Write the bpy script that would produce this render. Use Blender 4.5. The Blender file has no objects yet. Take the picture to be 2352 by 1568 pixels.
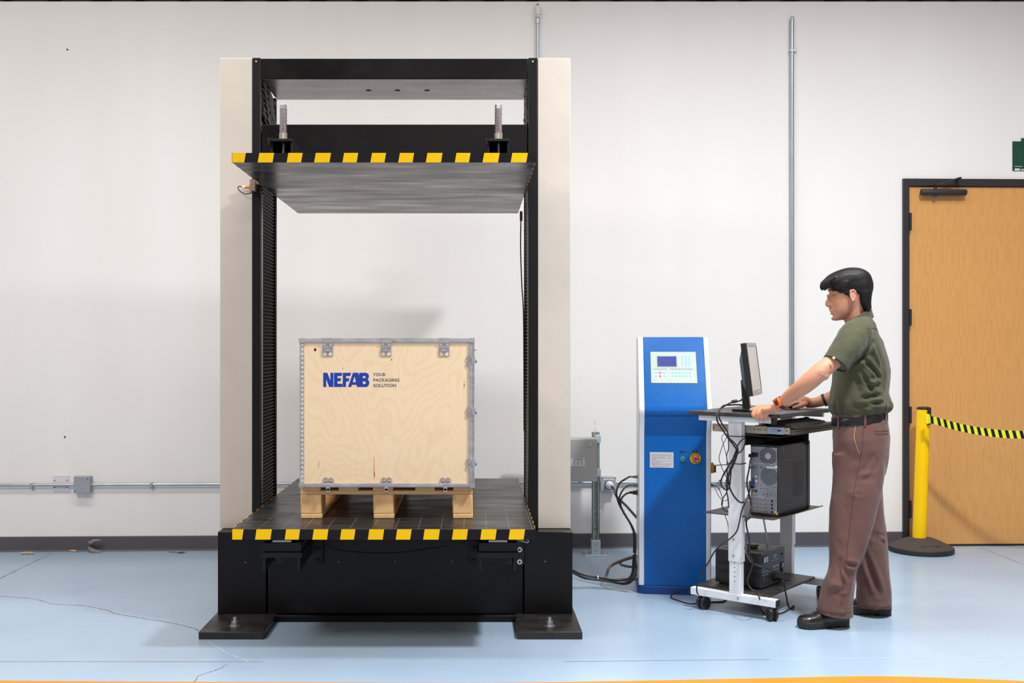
import bpy, bmesh, math, random
import numpy as np
from mathutils import Vector, Matrix, noise as mnoise
random.seed(7)
SC = bpy.context.scene
COL = SC.collection
PI = math.pi
F_PX, CU, CV, CAMZ = 2480.0, 1083.0, 795.0, 1.36   # focal length in px, vanishing point, eye height

# ---------------------------------------------------------------- camera
cam_d = bpy.data.cameras.new('camera'); cam = bpy.data.objects.new('camera', cam_d); COL.objects.link(cam)
cam.location = (0, 0, CAMZ); cam.rotation_euler = (PI/2, 0, 0)
cam_d.sensor_width = 36; cam_d.lens = F_PX/2352*36
cam_d.shift_x = (1176-CU)/2352; cam_d.shift_y = (CV-784)/2352
cam_d.clip_start = 0.05
SC.camera = cam

# ---------------------------------------------------------------- world, lamps, exposure
w = bpy.data.worlds.new('world'); SC.world = w; w.use_nodes = True
bg = w.node_tree.nodes['Background']; bg.inputs[0].default_value = (1.0, 0.83, 0.74, 1); bg.inputs[1].default_value = 0.31
def area(name, loc, size, power, col, aim=None, size_y=None):
    l = bpy.data.lights.new(name, 'AREA'); l.energy = power; l.color = col; l.size = size
    if size_y: l.shape = 'RECTANGLE'; l.size_y = size_y
    o = bpy.data.objects.new(name, l); COL.objects.link(o); o.location = loc
    if aim: o.rotation_euler = (Vector(aim)-Vector(loc)).to_track_quat('-Z', 'Y').to_euler()
    return o
key = area('ceiling_lamp_right', (2.45, 3.4, 4.9), 0.45, 226, (0.97, 1.0, 1.0)); key.data.spread = math.radians(150)
for lx_, pw_ in ((-3.0, 48), (-.2, 54), (2.8, 34)):
    strip = area('ceiling_lamp_strip', (lx_, 4.9, 4.75), 2.4, pw_, (0.98, 1.0, 1.0), size_y=0.4); strip.data.spread = math.radians(150)
area('fill_lamp_left', (-3.5, 2.0, 4.4), 1.2, 150, (1.0, 0.93, 0.84))  # added fill that lifts the left wall, no known fixture
area('fill_lamp_front', (.5, -2.0, 3.2), 3.0, 35, (1.0, 0.97, 0.93), aim=(.3, 7, 1.0), size_y=1.5)  # added fill from behind the camera, not a fixture of the room
SC.view_settings.view_transform = 'Standard'; SC.view_settings.look = 'None'
SC.view_settings.gamma = 1.0; SC.view_settings.use_curve_mapping = False
SC.view_settings.exposure = 0.0

# ---------------------------------------------------------------- helpers
def srgb(r, g, b):
    f = lambda c: (c/255/12.92) if c <= 10 else ((c/255+0.055)/1.055)**2.4
    return (f(r), f(g), f(b), 1)
MATS = {}
def mat(name, rgb, rough=0.5, metal=0.0, var=0.0, vscale=8.0, bump=0.0, bscale=60.0, stretch=(1,1,1), coat=0.0, spec=0.5, rvar=0.0, sheen=0.0, sss=0.0):
    if name in MATS: return MATS[name]
    m = bpy.data.materials.new(name); m.use_nodes = True; nt = m.node_tree; N = nt.nodes; L = nt.links
    b = N['Principled BSDF']; c = srgb(*rgb)
    b.inputs['Base Color'].default_value = c; b.inputs['Roughness'].default_value = rough; b.inputs['Metallic'].default_value = metal
    b.inputs['Specular IOR Level'].default_value = spec
    b.inputs['Coat Weight'].default_value = coat; b.inputs['Coat Roughness'].default_value = 0.12
    if sheen: b.inputs['Sheen Weight'].default_value = sheen
    if sss: b.inputs['Subsurface Weight'].default_value = sss; b.inputs['Subsurface Radius'].default_value = (0.012, 0.005, 0.003); b.inputs['Subsurface Scale'].default_value = 1.0
    tc = N.new('ShaderNodeTexCoord'); mp = N.new('ShaderNodeMapping'); mp.inputs['Scale'].default_value = stretch
    L.new(tc.outputs['Object'], mp.inputs['Vector'])
    nz = N.new('ShaderNodeTexNoise'); nz.inputs['Scale'].default_value = vscale; nz.inputs['Detail'].default_value = 5
    L.new(mp.outputs['Vector'], nz.inputs['Vector'])
    v = max(var, 0.03)
    rp = N.new('ShaderNodeValToRGB'); rp.color_ramp.elements[0].position = 0.3; rp.color_ramp.elements[1].position = 0.7
    rp.color_ramp.elements[0].color = tuple(max(0, x*(1-v)) for x in c[:3])+(1,)
    rp.color_ramp.elements[1].color = tuple(min(1, x*(1+v)) for x in c[:3])+(1,)
    L.new(nz.outputs['Fac'], rp.inputs['Fac']); L.new(rp.outputs['Color'], b.inputs['Base Color'])
    if rvar:
        mr = N.new('ShaderNodeMapRange'); mr.inputs['From Min'].default_value = 0.3; mr.inputs['From Max'].default_value = 0.7
        mr.inputs['To Min'].default_value = max(0.02, rough-rvar); mr.inputs['To Max'].default_value = min(1, rough+rvar)
        L.new(nz.outputs['Fac'], mr.inputs['Value']); L.new(mr.outputs['Result'], b.inputs['Roughness'])
    if bump:
        n2 = N.new('ShaderNodeTexNoise'); n2.inputs['Scale'].default_value = bscale; n2.inputs['Detail'].default_value = 4
        L.new(mp.outputs['Vector'], n2.inputs['Vector'])
        bp = N.new('ShaderNodeBump'); bp.inputs['Strength'].default_value = bump; bp.inputs['Distance'].default_value = 0.004
        L.new(n2.outputs['Fac'], bp.inputs['Height']); L.new(bp.outputs['Normal'], b.inputs['Normal'])
    MATS[name] = m
    return m

def wood(name, light, dark, nscale, stretch, rings, mirror=0.0, rough=0.5, line=0.35, coat=0.0, width=0.35, axis='y'):
    """veneer: contour lines of a stretched noise field, optionally book-matched along x"""
    m = bpy.data.materials.new(name); m.use_nodes = True; N = m.node_tree.nodes; L = m.node_tree.links; b = N['Principled BSDF']
    b.inputs['Roughness'].default_value = rough; b.inputs['Coat Weight'].default_value = coat; b.inputs['Coat Roughness'].default_value = 0.25
    tc = N.new('ShaderNodeTexCoord'); src = tc.outputs['Object']
    if mirror:
        sx = N.new('ShaderNodeSeparateXYZ'); L.new(src, sx.inputs[0])
        pp = N.new('ShaderNodeMath'); pp.operation = 'PINGPONG'; pp.inputs[1].default_value = mirror
        L.new(sx.outputs['X'], pp.inputs[0]); cx = N.new('ShaderNodeCombineXYZ')
        L.new(pp.outputs[0], cx.inputs['X']); L.new(sx.outputs['Z'], cx.inputs['Z'])
        src = cx.outputs[0]
    mp = N.new('ShaderNodeMapping'); mp.inputs['Scale'].default_value = stretch; L.new(src, mp.inputs['Vector'])
    nz = N.new('ShaderNodeTexNoise'); nz.inputs['Scale'].default_value = nscale; nz.inputs['Detail'].default_value = 2.5; nz.inputs['Roughness'].default_value = 0.42
    L.new(mp.outputs['Vector'], nz.inputs['Vector'])
    mu = N.new('ShaderNodeMath'); mu.operation = 'MULTIPLY'; mu.inputs[1].default_value = rings; L.new(nz.outputs['Fac'], mu.inputs[0])
    fr = N.new('ShaderNodeMath'); fr.operation = 'FRACT'; L.new(mu.outputs[0], fr.inputs[0])
    rp = N.new('ShaderNodeValToRGB'); e = rp.color_ramp.elements
    e[0].position = 0.0; e[0].color = (0, 0, 0, 1); e[1].position = width; e[1].color = (1, 1, 1, 1)
    a = e.new(0.08); a.color = (0.9, 0.9, 0.9, 1); z = e.new(width*0.6); z.color = (0.35, 0.35, 0.35, 1); e[0].color = (0, 0, 0, 1)
    L.new(fr.outputs[0], rp.inputs['Fac'])
    inv = N.new('ShaderNodeMath'); inv.operation = 'SUBTRACT'; inv.inputs[0].default_value = 1.0; L.new(rp.outputs['Color'], inv.inputs[1])
    # fine fibres
    mp2 = N.new('ShaderNodeMapping'); mp2.inputs['Scale'].default_value = (60, 60, 2.5); L.new(tc.outputs['Object'], mp2.inputs['Vector'])
    n2 = N.new('ShaderNodeTexNoise'); n2.inputs['Scale'].default_value = 4; n2.inputs['Detail'].default_value = 4; L.new(mp2.outputs['Vector'], n2.inputs['Vector'])
    mA = N.new('ShaderNodeMath'); mA.operation = 'MULTIPLY'; mA.inputs[1].default_value = line; L.new(inv.outputs[0], mA.inputs[0])
    mB = N.new('ShaderNodeMath'); mB.operation = 'MULTIPLY'; mB.inputs[1].default_value = 0.35; L.new(n2.outputs['Fac'], mB.inputs[0])
    ad = N.new('ShaderNodeMath'); ad.operation = 'ADD'; ad.use_clamp = True; L.new(mA.outputs[0], ad.inputs[0]); L.new(mB.outputs[0], ad.inputs[1])
    mx = N.new('ShaderNodeMix'); mx.data_type = 'RGBA'; mx.inputs['A'].default_value = srgb(*light); mx.inputs['B'].default_value = srgb(*dark)
    L.new(ad.outputs[0], mx.inputs['Factor']); L.new(mx.outputs['Result'], b.inputs['Base Color'])
    return m

class MB:
    """collects vertices and faces of ONE mesh"""
    def __init__(s): s.v = []; s.f = []; s.mi = []
    def raw(s, vs, fs, mi=0):
        o = len(s.v); s.v += [tuple(p) for p in vs]; s.f += [tuple(i+o for i in f) for f in fs]; s.mi += [mi]*len(fs); return s
    def box(s, x0, x1, y0, y1, z0, z1, mi=0):
        return s.raw([(x0,y0,z0),(x1,y0,z0),(x1,y1,z0),(x0,y1,z0),(x0,y0,z1),(x1,y0,z1),(x1,y1,z1),(x0,y1,z1)],
                     [(0,3,2,1),(4,5,6,7),(0,1,5,4),(1,2,6,5),(2,3,7,6),(3,0,4,7)], mi)
    def prism(s, pts, a0, a1, axis='y', mi=0):
        """closed polygon extruded along an axis; pts are (u,v) in the other two axes: x->(y,z), y->(x,z), z->(x,y)"""
        mk = {'x': lambda a, p: (a, p[0], p[1]), 'y': lambda a, p: (p[0], a, p[1]), 'z': lambda a, p: (p[0], p[1], a)}[axis]
        n = len(pts); vs = [mk(a0, p) for p in pts]+[mk(a1, p) for p in pts]
        fs = [tuple(range(n)), tuple(range(2*n-1, n-1, -1))]+[(i, i+n, (i+1) % n+n, (i+1) % n) for i in range(n)]
        return s.raw(vs, fs, mi)
    def cyl(s, p, q, r, n=20, r2=None, mi=0):
        return s.tube([p, q], [r, r if r2 is None else r2], n, mi)
    def tube(s, pts, r, n=10, mi=0, side=None, flat=1.0, cap=True):
        pts = [Vector(p) for p in pts]; m = len(pts)
        rr = r if isinstance(r, (list, tuple)) else [r]*m
        t = [(pts[min(i+1, m-1)]-pts[max(i-1, 0)]).normalized() for i in range(m)]
        u = Vector(side) if side else (Vector((0, 0, 1)) if abs(t[0].z) < 0.9 else Vector((1, 0, 0)))
        vs = []
        for i in range(m):
            u = (u-t[i]*u.dot(t[i]))
            u = u.normalized() if u.length > 1e-6 else t[i].orthogonal().normalized()
            w_ = t[i].cross(u)
            for k in range(n):
                a = 2*PI*k/n; vs.append(pts[i]+u*(math.cos(a)*rr[i])+w_*(math.sin(a)*rr[i]*flat))
        fs = [(i*n+k, i*n+(k+1) % n, (i+1)*n+(k+1) % n, (i+1)*n+k) for i in range(m-1) for k in range(n)]
        if cap: fs += [tuple(range(n-1, -1, -1)), tuple(range((m-1)*n, m*n))]
        return s.raw(vs, fs, mi)
    def ring_loft(s, rings, cap=True, mi=0):
        n = len(rings[0]); vs = [p for r in rings for p in r]; m = len(rings)
        fs = [(i*n+k, i*n+(k+1) % n, (i+1)*n+(k+1) % n, (i+1)*n+k) for i in range(m-1) for k in range(n)]
        if cap: fs += [tuple(range(n-1, -1, -1)), tuple(range((m-1)*n, m*n))]
        return s.raw(vs, fs, mi)
    def lathe(s, prof, c=(0,0,0), n=32, mi=0, axis='z'):
        vs = []
        for (r, z) in prof:
            for k in range(n):
                a = 2*PI*k/n; x, y = r*math.cos(a), r*math.sin(a)
                p = {'z': (x, y, z), 'y': (x, z, y), 'x': (z, x, y)}[axis]
                vs.append((c[0]+p[0], c[1]+p[1], c[2]+p[2]))
        m = len(prof)
        fs = [(i*n+k, i*n+(k+1) % n, (i+1)*n+(k+1) % n, (i+1)*n+k) for i in range(m-1) for k in range(n)]
        if prof[0][0] > 1e-5: fs.append(tuple(range(n-1, -1, -1)))
        if prof[-1][0] > 1e-5: fs.append(tuple(range((m-1)*n, m*n)))
        return s.raw(vs, fs, mi)
    def ell(s, c, r, n=20, m=12, M=None, mi=0):
        vs = []; c = Vector(c)
        for i in range(m+1):
            th = PI*(0.002+0.996*i/m)
            for k in range(n):
                a = 2*PI*k/n; p = Vector((r[0]*math.sin(th)*math.cos(a), r[1]*math.sin(th)*math.sin(a), r[2]*math.cos(th)))
                if M is not None: p = M @ p
                vs.append(c+p)
        fs = [(i*n+k, (i+1)*n+k, (i+1)*n+(k+1) % n, i*n+(k+1) % n) for i in range(m) for k in range(n)]
        fs += [tuple(range(n)), tuple(range((m+1)*n-1, m*n-1, -1))]
        return s.raw(vs, fs, mi)
    def xf(s, fn, start=0):
        s.v = s.v[:start]+[tuple(fn(p)) for p in s.v[start:]]; return s
    def flat(s, c, ex, ez, w, h, mi=0, t=0.0006):
        """thin slab centred on c, spanning w along ex and h along ez"""
        c = Vector(c); ex = Vector(ex).normalized(); ez = Vector(ez).normalized(); n = ex.cross(ez)
        P = [c+ex*a*w/2+ez*b*h/2+n*d for d in (0, t) for a, b in ((-1,-1),(1,-1),(1,1),(-1,1))]
        return s.raw(P, [(0,3,2,1),(4,5,6,7),(0,1,5,4),(1,2,6,5),(2,3,7,6),(3,0,4,7)], mi)

def link(o): COL.objects.link(o); return o
def mkobj(name, mb, m, smooth=35, bevel=0.0, seg=2):
    me = bpy.data.meshes.new(name); me.from_pydata(mb.v, [], mb.f)
    ms = m if isinstance(m, (list, tuple)) else [m]
    for x in ms: me.materials.append(x)
    if len(ms) > 1: me.polygons.foreach_set('material_index', mb.mi)
    bm = bmesh.new(); bm.from_mesh(me); bmesh.ops.recalc_face_normals(bm, faces=bm.faces); bm.to_mesh(me); bm.free()
    if smooth:
        me.polygons.foreach_set('use_smooth', [True]*len(me.polygons)); me.set_sharp_from_angle(angle=math.radians(smooth))
    o = bpy.data.objects.new(name, me); link(o)
    if bevel:
        b = o.modifiers.new('bevel', 'BEVEL'); b.width = bevel; b.segments = seg; b.limit_method = 'ANGLE'; b.angle_limit = math.radians(40); b.harden_normals = False
    return o
def tag(o, label, cat, group=None, kind=None):
    if kind: o['kind'] = kind
    if label: o['label'] = label
    if cat: o['category'] = cat
    if group: o['group'] = group
    return o
class Frame:
    def __init__(s, loc=(0,0,0), rot=0.0): s.loc = Vector(loc); s.rot = rot; s.M = Matrix.Translation(s.loc) @ Matrix.Rotation(rot, 4, 'Z')
WORLD = Frame()
class Thing:
    """Empty at the base of a thing; parts are meshes given in frame coordinates"""
    def __init__(s, name, label, cat, org=(0,0,0), frame=WORLD, group=None, kind=None):
        s.org = Vector(org); s.e = bpy.data.objects.new(name, None); link(s.e); s.e.empty_display_size = 0.05
        s.e.location = frame.M @ s.org; s.e.rotation_euler = (0, 0, frame.rot); tag(s.e, label, cat, group, kind)
    def part(s, name, mb, m, parent=None, label=None, off=None, **k):
        o = s.org; mb.v = [(p[0]-o.x, p[1]-o.y, p[2]-o.z) for p in mb.v]
        ob = mkobj(name, mb, m, **k); ob.parent = parent or s.e
        if label: ob['label'] = label
        return ob
def solo(name, mb, m, label, cat, org=(0,0,0), frame=WORLD, group=None, kind=None, **k):
    o = Vector(org); mb.v = [(p[0]-o.x, p[1]-o.y, p[2]-o.z) for p in mb.v]
    ob = mkobj(name, mb, m, **k); ob.location = frame.M @ o; ob.rotation_euler = (0, 0, frame.rot)
    return tag(ob, label, cat, group, kind)
def copy_tree(o, parent=None):
    c = o.copy(); link(c); c.parent = parent
    for ch in list(o.children): copy_tree(ch, c)
    return c
def P(x, v, Y): return Vector(((x-CU)*Y/F_PX, Y, CAMZ-(v-CV)*Y/F_PX))
def smoothpath(pts, k=6):
    pts = [Vector(p) for p in pts]; out = []
    for i in range(len(pts)-1):
        a, b, c, d = pts[max(i-1, 0)], pts[i], pts[i+1], pts[min(i+2, len(pts)-1)]
        for j in range(k):
            t = j/k; out.append(0.5*((2*b)+(c-a)*t+(2*a-5*b+4*c-d)*t*t+(3*b-a-3*c+d)*t**3))
    return out+[pts[-1]]
def lerp_list(vals, k=6):
    return [p.x for p in smoothpath([(v, 0, 0) for v in vals], k)]
def text_geo(string, size, extrude=0.0004, bold=0.0, align='LEFT', spacing=1.0, line=1.0):
    c = bpy.data.curves.new('t', 'FONT'); c.body = string; c.size = size; c.extrude = extrude; c.offset = bold; c.align_x = align
    c.space_character = spacing; c.space_line = line; c.resolution_u = 3
    o = bpy.data.objects.new('t', c); link(o); bpy.context.view_layer.update()
    me = bpy.data.meshes.new_from_object(o.evaluated_get(bpy.context.evaluated_depsgraph_get()))
    vs = [v.co.copy() for v in me.vertices]; fs = [tuple(p.vertices) for p in me.polygons]
    bpy.data.objects.remove(o); bpy.data.curves.remove(c); bpy.data.meshes.remove(me)
    return vs, fs
def add_text(mb, string, at, ex, ez, size, mi=0, wscale=1.0, **k):
    vs, fs = text_geo(string, size, **k); at = Vector(at); ex = Vector(ex).normalized(); ez = Vector(ez).normalized(); n = ex.cross(ez)
    mb.raw([at+ex*v.x*wscale+ez*v.y+n*v.z for v in vs], fs, mi)
def poly_geo(polys, extrude=0.0004):
    c = bpy.data.curves.new('t', 'CURVE'); c.dimensions = '2D'; c.fill_mode = 'BOTH'; c.extrude = extrude
    for pts in polys:
        sp = c.splines.new('POLY'); sp.points.add(len(pts)-1); sp.use_cyclic_u = True
        for i, p in enumerate(pts): sp.points[i].co = (p[0], p[1], 0, 1)
    o = bpy.data.objects.new('t', c); link(o); bpy.context.view_layer.update()
    me = bpy.data.meshes.new_from_object(o.evaluated_get(bpy.context.evaluated_depsgraph_get()))
    vs = [v.co.copy() for v in me.vertices]; fs = [tuple(p.vertices) for p in me.polygons]
    bpy.data.objects.remove(o); bpy.data.curves.remove(c); bpy.data.meshes.remove(me)
    return vs, fs

# ---------------------------------------------------------------- shared materials
black_paint = mat('black_satin_paint', (15, 14, 16), 0.36, var=0.25, vscale=5, rvar=0.10, spec=.22)
black_post = mat('black_post_paint', (20, 19, 21), 0.40, var=0.12, spec=.25)
beige_panel = mat('pale_grey_beige_powder_coat', (208, 199, 188), 0.5, var=0.02)
steel = mat('zinc_plated_steel', (196, 200, 204), 0.34, metal=0.85, var=0.12, vscale=20)
steel_dark = mat('dark_machined_steel', (120, 116, 110), 0.4, metal=0.8, var=0.2)
yellow_tape = mat('yellow_hazard_tape', (255, 204, 0), 0.5, var=0.02, spec=.2)
black_tape = mat('black_hazard_tape', (24, 23, 26), 0.5, var=0.1, spec=.2)
rubber = mat('black_rubber', (26, 25, 27), 0.6, var=0.1)
black_plastic = mat('black_plastic', (28, 28, 31), 0.42, var=0.1)
white_metal = mat('white_powder_coat', (236, 237, 242), 0.4, var=0.015)
cable_black = mat('black_cable_sheath', (30, 28, 32), 0.45, var=0.1)
hole_dark = mat('dark_hole', (8, 8, 9), 0.8)
white_ink = mat('white_ink', (225, 228, 232), 0.6)
dark_ink = mat('dark_ink', (60, 60, 66), 0.6)

# ================================================================ the room
WA = math.atan(0.0335); WALL = Frame((0, 7.2515, 0), WA)
def wallpt(x, v, off=0.0):
    """wall-frame point (lx, -off, z) seen at photo pixel x, v"""
    k = (x-CU)/F_PX; c, s_ = math.cos(WA), math.sin(WA)
    o2 = off/c
    Y = (7.2515-o2)/(1-math.tan(WA)*k); X = k*Y
    lx = X*c+(Y-7.2515)*s_
    return lx, CAMZ-(v-CV)*Y/F_PX
def plaster():
    m = bpy.data.materials.new('painted_drywall'); m.use_nodes = True; N = m.node_tree.nodes; L = m.node_tree.links; b = N['Principled BSDF']
    b.inputs['Roughness'].default_value = 0.75; b.inputs['Specular IOR Level'].default_value = 0.25
    tc = N.new('ShaderNodeTexCoord'); mp = N.new('ShaderNodeMapping'); mp.inputs['Scale'].default_value = (3, 3, 0.6); L.new(tc.outputs['Object'], mp.inputs[0])
    n1 = N.new('ShaderNodeTexNoise'); n1.inputs['Scale'].default_value = 0.9; n1.inputs['Detail'].default_value = 6; L.new(mp.outputs[0], n1.inputs[0])
    rp = N.new('ShaderNodeValToRGB'); rp.color_ramp.elements[0].position = .3; rp.color_ramp.elements[1].position = .7
    rp.color_ramp.elements[0].color = srgb(240, 236, 233); rp.color_ramp.elements[1].color = srgb(244, 241, 239)
    L.new(n1.outputs['Fac'], rp.inputs[0]); L.new(rp.outputs[0], b.inputs['Base Color'])
    n2 = N.new('ShaderNodeTexNoise'); n2.inputs['Scale'].default_value = 55; n2.inputs['Detail'].default_value = 3; L.new(tc.outputs['Object'], n2.inputs[0])
    bp = N.new('ShaderNodeBump'); bp.inputs['Strength'].default_value = 0.10; bp.inputs['Distance'].default_value = 0.004
    L.new(n2.outputs['Fac'], bp.inputs['Height']); L.new(bp.outputs[0], b.inputs['Normal'])
    return m
WALLM = plaster()
DX0, DX1 = wallpt(2072, 900)[0], 3.95
DZ = wallpt(2110, 411)[1]
wtop = 3.70
wtz = lambda p: (p[0], p[1], p[2] if p[2] < wtop-.001 else p[2]-.026+.0106*p[0])
mb = MB().box(-6.5, DX0, 0, 0.15, 0, wtop).box(DX0, 5.2, 0, 0.15, DZ, wtop).box(DX1, 5.2, 0, 0.15, 0, DZ).xf(wtz)
solo('wall_back', mb, WALLM, None, None, frame=WALL, kind='structure', smooth=0)
mb = MB().box(-6.5, 5.2, 0.02, 0.25, wtop+0.001, wtop+0.3)  # dark band over the wall, standing in for the shadow at the ceiling
for k in range(40):
    x = -6.3+k*0.29; mb.box(x, x+0.05+0.1*random.random(), -0.01, 0.02, wtop+0.012, wtop+0.20)
mb.xf(wtz)
solo('ceiling_shadow_trim', mb, mat('ceiling_shadow_dark', (52, 46, 44), 0.8, var=0.4, vscale=3), None, None, frame=WALL, kind='structure', smooth=0)
bbm = mat('charcoal_vinyl_base', (84, 81, 88), 0.5, var=0.06, vscale=3)
mb = MB().prism([(0, 0), (-0.012, 0), (-0.007, 0.012), (-0.006, 0.096), (-0.003, 0.1), (0, 0.1)], -6.5, DX0, 'x')
solo('baseboard_back', mb, bbm, None, None, frame=WALL, kind='structure', smooth=0)

# ---- floor: blue sealed concrete with saw joints and cracks kept inside its own mesh
def floor_mat():
    m = bpy.data.materials.new('blue_sealed_concrete'); m.use_nodes = True; N = m.node_tree.nodes; L = m.node_tree.links; b = N['Principled BSDF']
    tc = N.new('ShaderNodeTexCoord')
    n1 = N.new('ShaderNodeTexNoise'); n1.inputs['Scale'].default_value = 1.3; n1.inputs['Detail'].default_value = 6; L.new(tc.outputs['Object'], n1.inputs[0])
    rp = N.new('ShaderNodeValToRGB'); rp.color_ramp.elements[0].position = .3; rp.color_ramp.elements[1].position = .72
    rp.color_ramp.elements[0].color = srgb(156, 178, 201); rp.color_ramp.elements[1].color = srgb(168, 189, 210); L.new(n1.outputs['Fac'], rp.inputs[0])
    mp = N.new('ShaderNodeMapping'); mp.inputs['Scale'].default_value = (2.0, 7.0, 1); mp.inputs['Rotation'].default_value = (0, 0, 0.35); L.new(tc.outputs['Object'], mp.inputs[0])
    n2 = N.new('ShaderNodeTexNoise'); n2.inputs['Scale'].default_value = 3.2; n2.inputs['Detail'].default_value = 9; n2.inputs['Roughness'].default_value = .72; L.new(mp.outputs[0], n2.inputs[0])
    r2 = N.new('ShaderNodeValToRGB'); r2.color_ramp.elements[0].position = .60; r2.color_ramp.elements[0].color = (0,0,0,1); r2.color_ramp.elements[1].position = .78; r2.color_ramp.elements[1].color = (1,1,1,1)
    L.new(n2.outputs['Fac'], r2.inputs[0])
    ms = N.new('ShaderNodeMath'); ms.operation = 'MULTIPLY'; ms.inputs[1].default_value = 0.55; L.new(r2.outputs[0], ms.inputs[0])
    mx = N.new('ShaderNodeMix'); mx.data_type = 'RGBA'; L.new(ms.outputs[0], mx.inputs['Factor']); L.new(rp.outputs[0], mx.inputs['A']); mx.inputs['B'].default_value = srgb(150, 148, 156)
    # tiny specks
    vo = N.new('ShaderNodeTexVoronoi'); vo.inputs['Scale'].default_value = 9; L.new(tc.outputs['Object'], vo.inputs['Vector'])
    r3 = N.new('ShaderNodeValToRGB'); r3.color_ramp.elements[0].position = .018; r3.color_ramp.elements[0].color = (.6,.6,.6,1); r3.color_ramp.elements[1].position = .03; r3.color_ramp.elements[1].color = (0,0,0,1)
    L.new(vo.outputs['Distance'], r3.inputs[0])
    mx2 = N.new('ShaderNodeMix'); mx2.data_type = 'RGBA'; L.new(r3.outputs[0], mx2.inputs['Factor']); L.new(mx.outputs['Result'], mx2.inputs['A']); mx2.inputs['B'].default_value = srgb(120, 120, 128)
    L.new(mx2.outputs['Result'], b.inputs['Base Color'])
    mr = N.new('ShaderNodeMapRange'); mr.inputs['To Min'].default_value = .20; mr.inputs['To Max'].default_value = .42; L.new(n2.outputs['Fac'], mr.inputs[0]); L.new(mr.outputs[0], b.inputs['Roughness'])
    b.inputs['Specular IOR Level'].default_value = 0.45
    n4 = N.new('ShaderNodeTexNoise'); n4.inputs['Scale'].default_value = 3.0; n4.inputs['Detail'].default_value = 3; L.new(tc.outputs['Object'], n4.inputs[0])
    bp = N.new('ShaderNodeBump'); bp.inputs['Strength'].default_value = .10; bp.inputs['Distance'].default_value = .01; L.new(n4.outputs['Fac'], bp.inputs['Height']); L.new(bp.outputs[0], b.inputs['Normal'])
    return m
def FP(x, v):
    Y = F_PX*CAMZ/(v-CV); return Vector(((x-CU)*Y/F_PX, Y, 0))
mb = MB().box(-7, 6, 1.2, 7.6, -0.1, 0)
def ribbon(mb, pts, w_, mi, z=0.0006, jit=0.0, sub=1):
    pts = [Vector(p) for p in pts]; q = []
    for i in range(len(pts)-1):
        for j in range(sub): q.append(pts[i].lerp(pts[i+1], j/sub)+Vector((random.uniform(-jit, jit), random.uniform(-jit, jit), 0)))
    q.append(pts[-1])
    vs = []
    for i, p in enumerate(q):
        t = (q[min(i+1, len(q)-1)]-q[max(i-1, 0)]).normalized(); n = Vector((-t.y, t.x, 0)); ww = w_*(1 if not jit else random.uniform(.3, 1.2))
        vs += [p+n*ww/2+Vector((0, 0, z)), p-n*ww/2+Vector((0, 0, z))]
    mb.raw(vs, [(2*i, 2*i+2, 2*i+3, 2*i+1) for i in range(len(q)-1)], mi)
ribbon(mb, [(-4, 4.665, 0), (-.9, 4.655, 0)], .0035, 1)
ribbon(mb, [(-.9, 4.655, 0), (.4, 4.66, 0)], .003, 2); ribbon(mb, [(.4, 4.66, 0), (1.3, 4.69, 0)], .0035, 1); ribbon(mb, [(1.3, 4.69, 0), (4, 4.80, 0)], .004, 2)
ribbon(mb, [(-2.76, 4.7, 0), (-2.762, 7.1, 0)], .008, 1, jit=.001, sub=60)
ribbon(mb, [(3.44, 4.9, 0), (3.44, 7.3, 0)], .006, 1, jit=.001, sub=40)
crack = [FP(*p) for p in [(-40, 1366), (40, 1371), (85, 1376), (120, 1387), (190, 1390), (247, 1401), (262, 1408), (300, 1415), (400, 1431), (440, 1441), (458, 1448)]]
ribbon(mb, crack, .006, 1, jit=.005, sub=12)
ribbon(mb, [FP(*p) for p in [(478, 1472), (500, 1487), (530, 1503), (560, 1514), (572, 1521)]], .005, 2, jit=.004, sub=10)
ribbon(mb, [FP(*p) for p in [(520, 1526), (505, 1535), (475, 1545), (455, 1552), (448, 1564), (436, 1572)]], .005, 1, jit=.004, sub=10)
fl = solo('floor', mb, [floor_mat(), mat('joint_dirt', (128, 116, 122), .8, var=.3), mat('chipped_joint', (205, 214, 226), .6, var=.2)], None, None, kind='structure', smooth=0)

tp = [(-2.2, 4.40), (-1.9, 4.392), (-1.2, 4.375), (0, 4.362), (.6, 4.385), (1.1, 4.417), (1.64, 4.449), (2.0, 4.42), (2.3, 4.372), (2.7, 4.25)]
tape = smoothpath([(x, y, 0) for x, y in tp], 8); vs = []
for p in tape: vs += [(p.x, p.y, 0.0), (p.x, p.y-.083, 0.0), (p.x, p.y, 0.0014), (p.x, p.y-.083, .0014)]
mb = MB().raw(vs, sum([[(4*i+2, 4*i+3, 4*i+7, 4*i+6), (4*i, 4*i+4, 4*i+5, 4*i+1), (4*i, 4*i+2, 4*i+6, 4*i+4), (4*i+1, 4*i+5, 4*i+7, 4*i+3)] for i in range(len(tape)-1)], []))
solo('floor_tape', mb, mat('orange_floor_tape', (236, 138, 40), .5, var=.04), 'orange floor marking tape running along the front of the blue floor', 'tape', org=(0, 4.3, 0), smooth=0)

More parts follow.
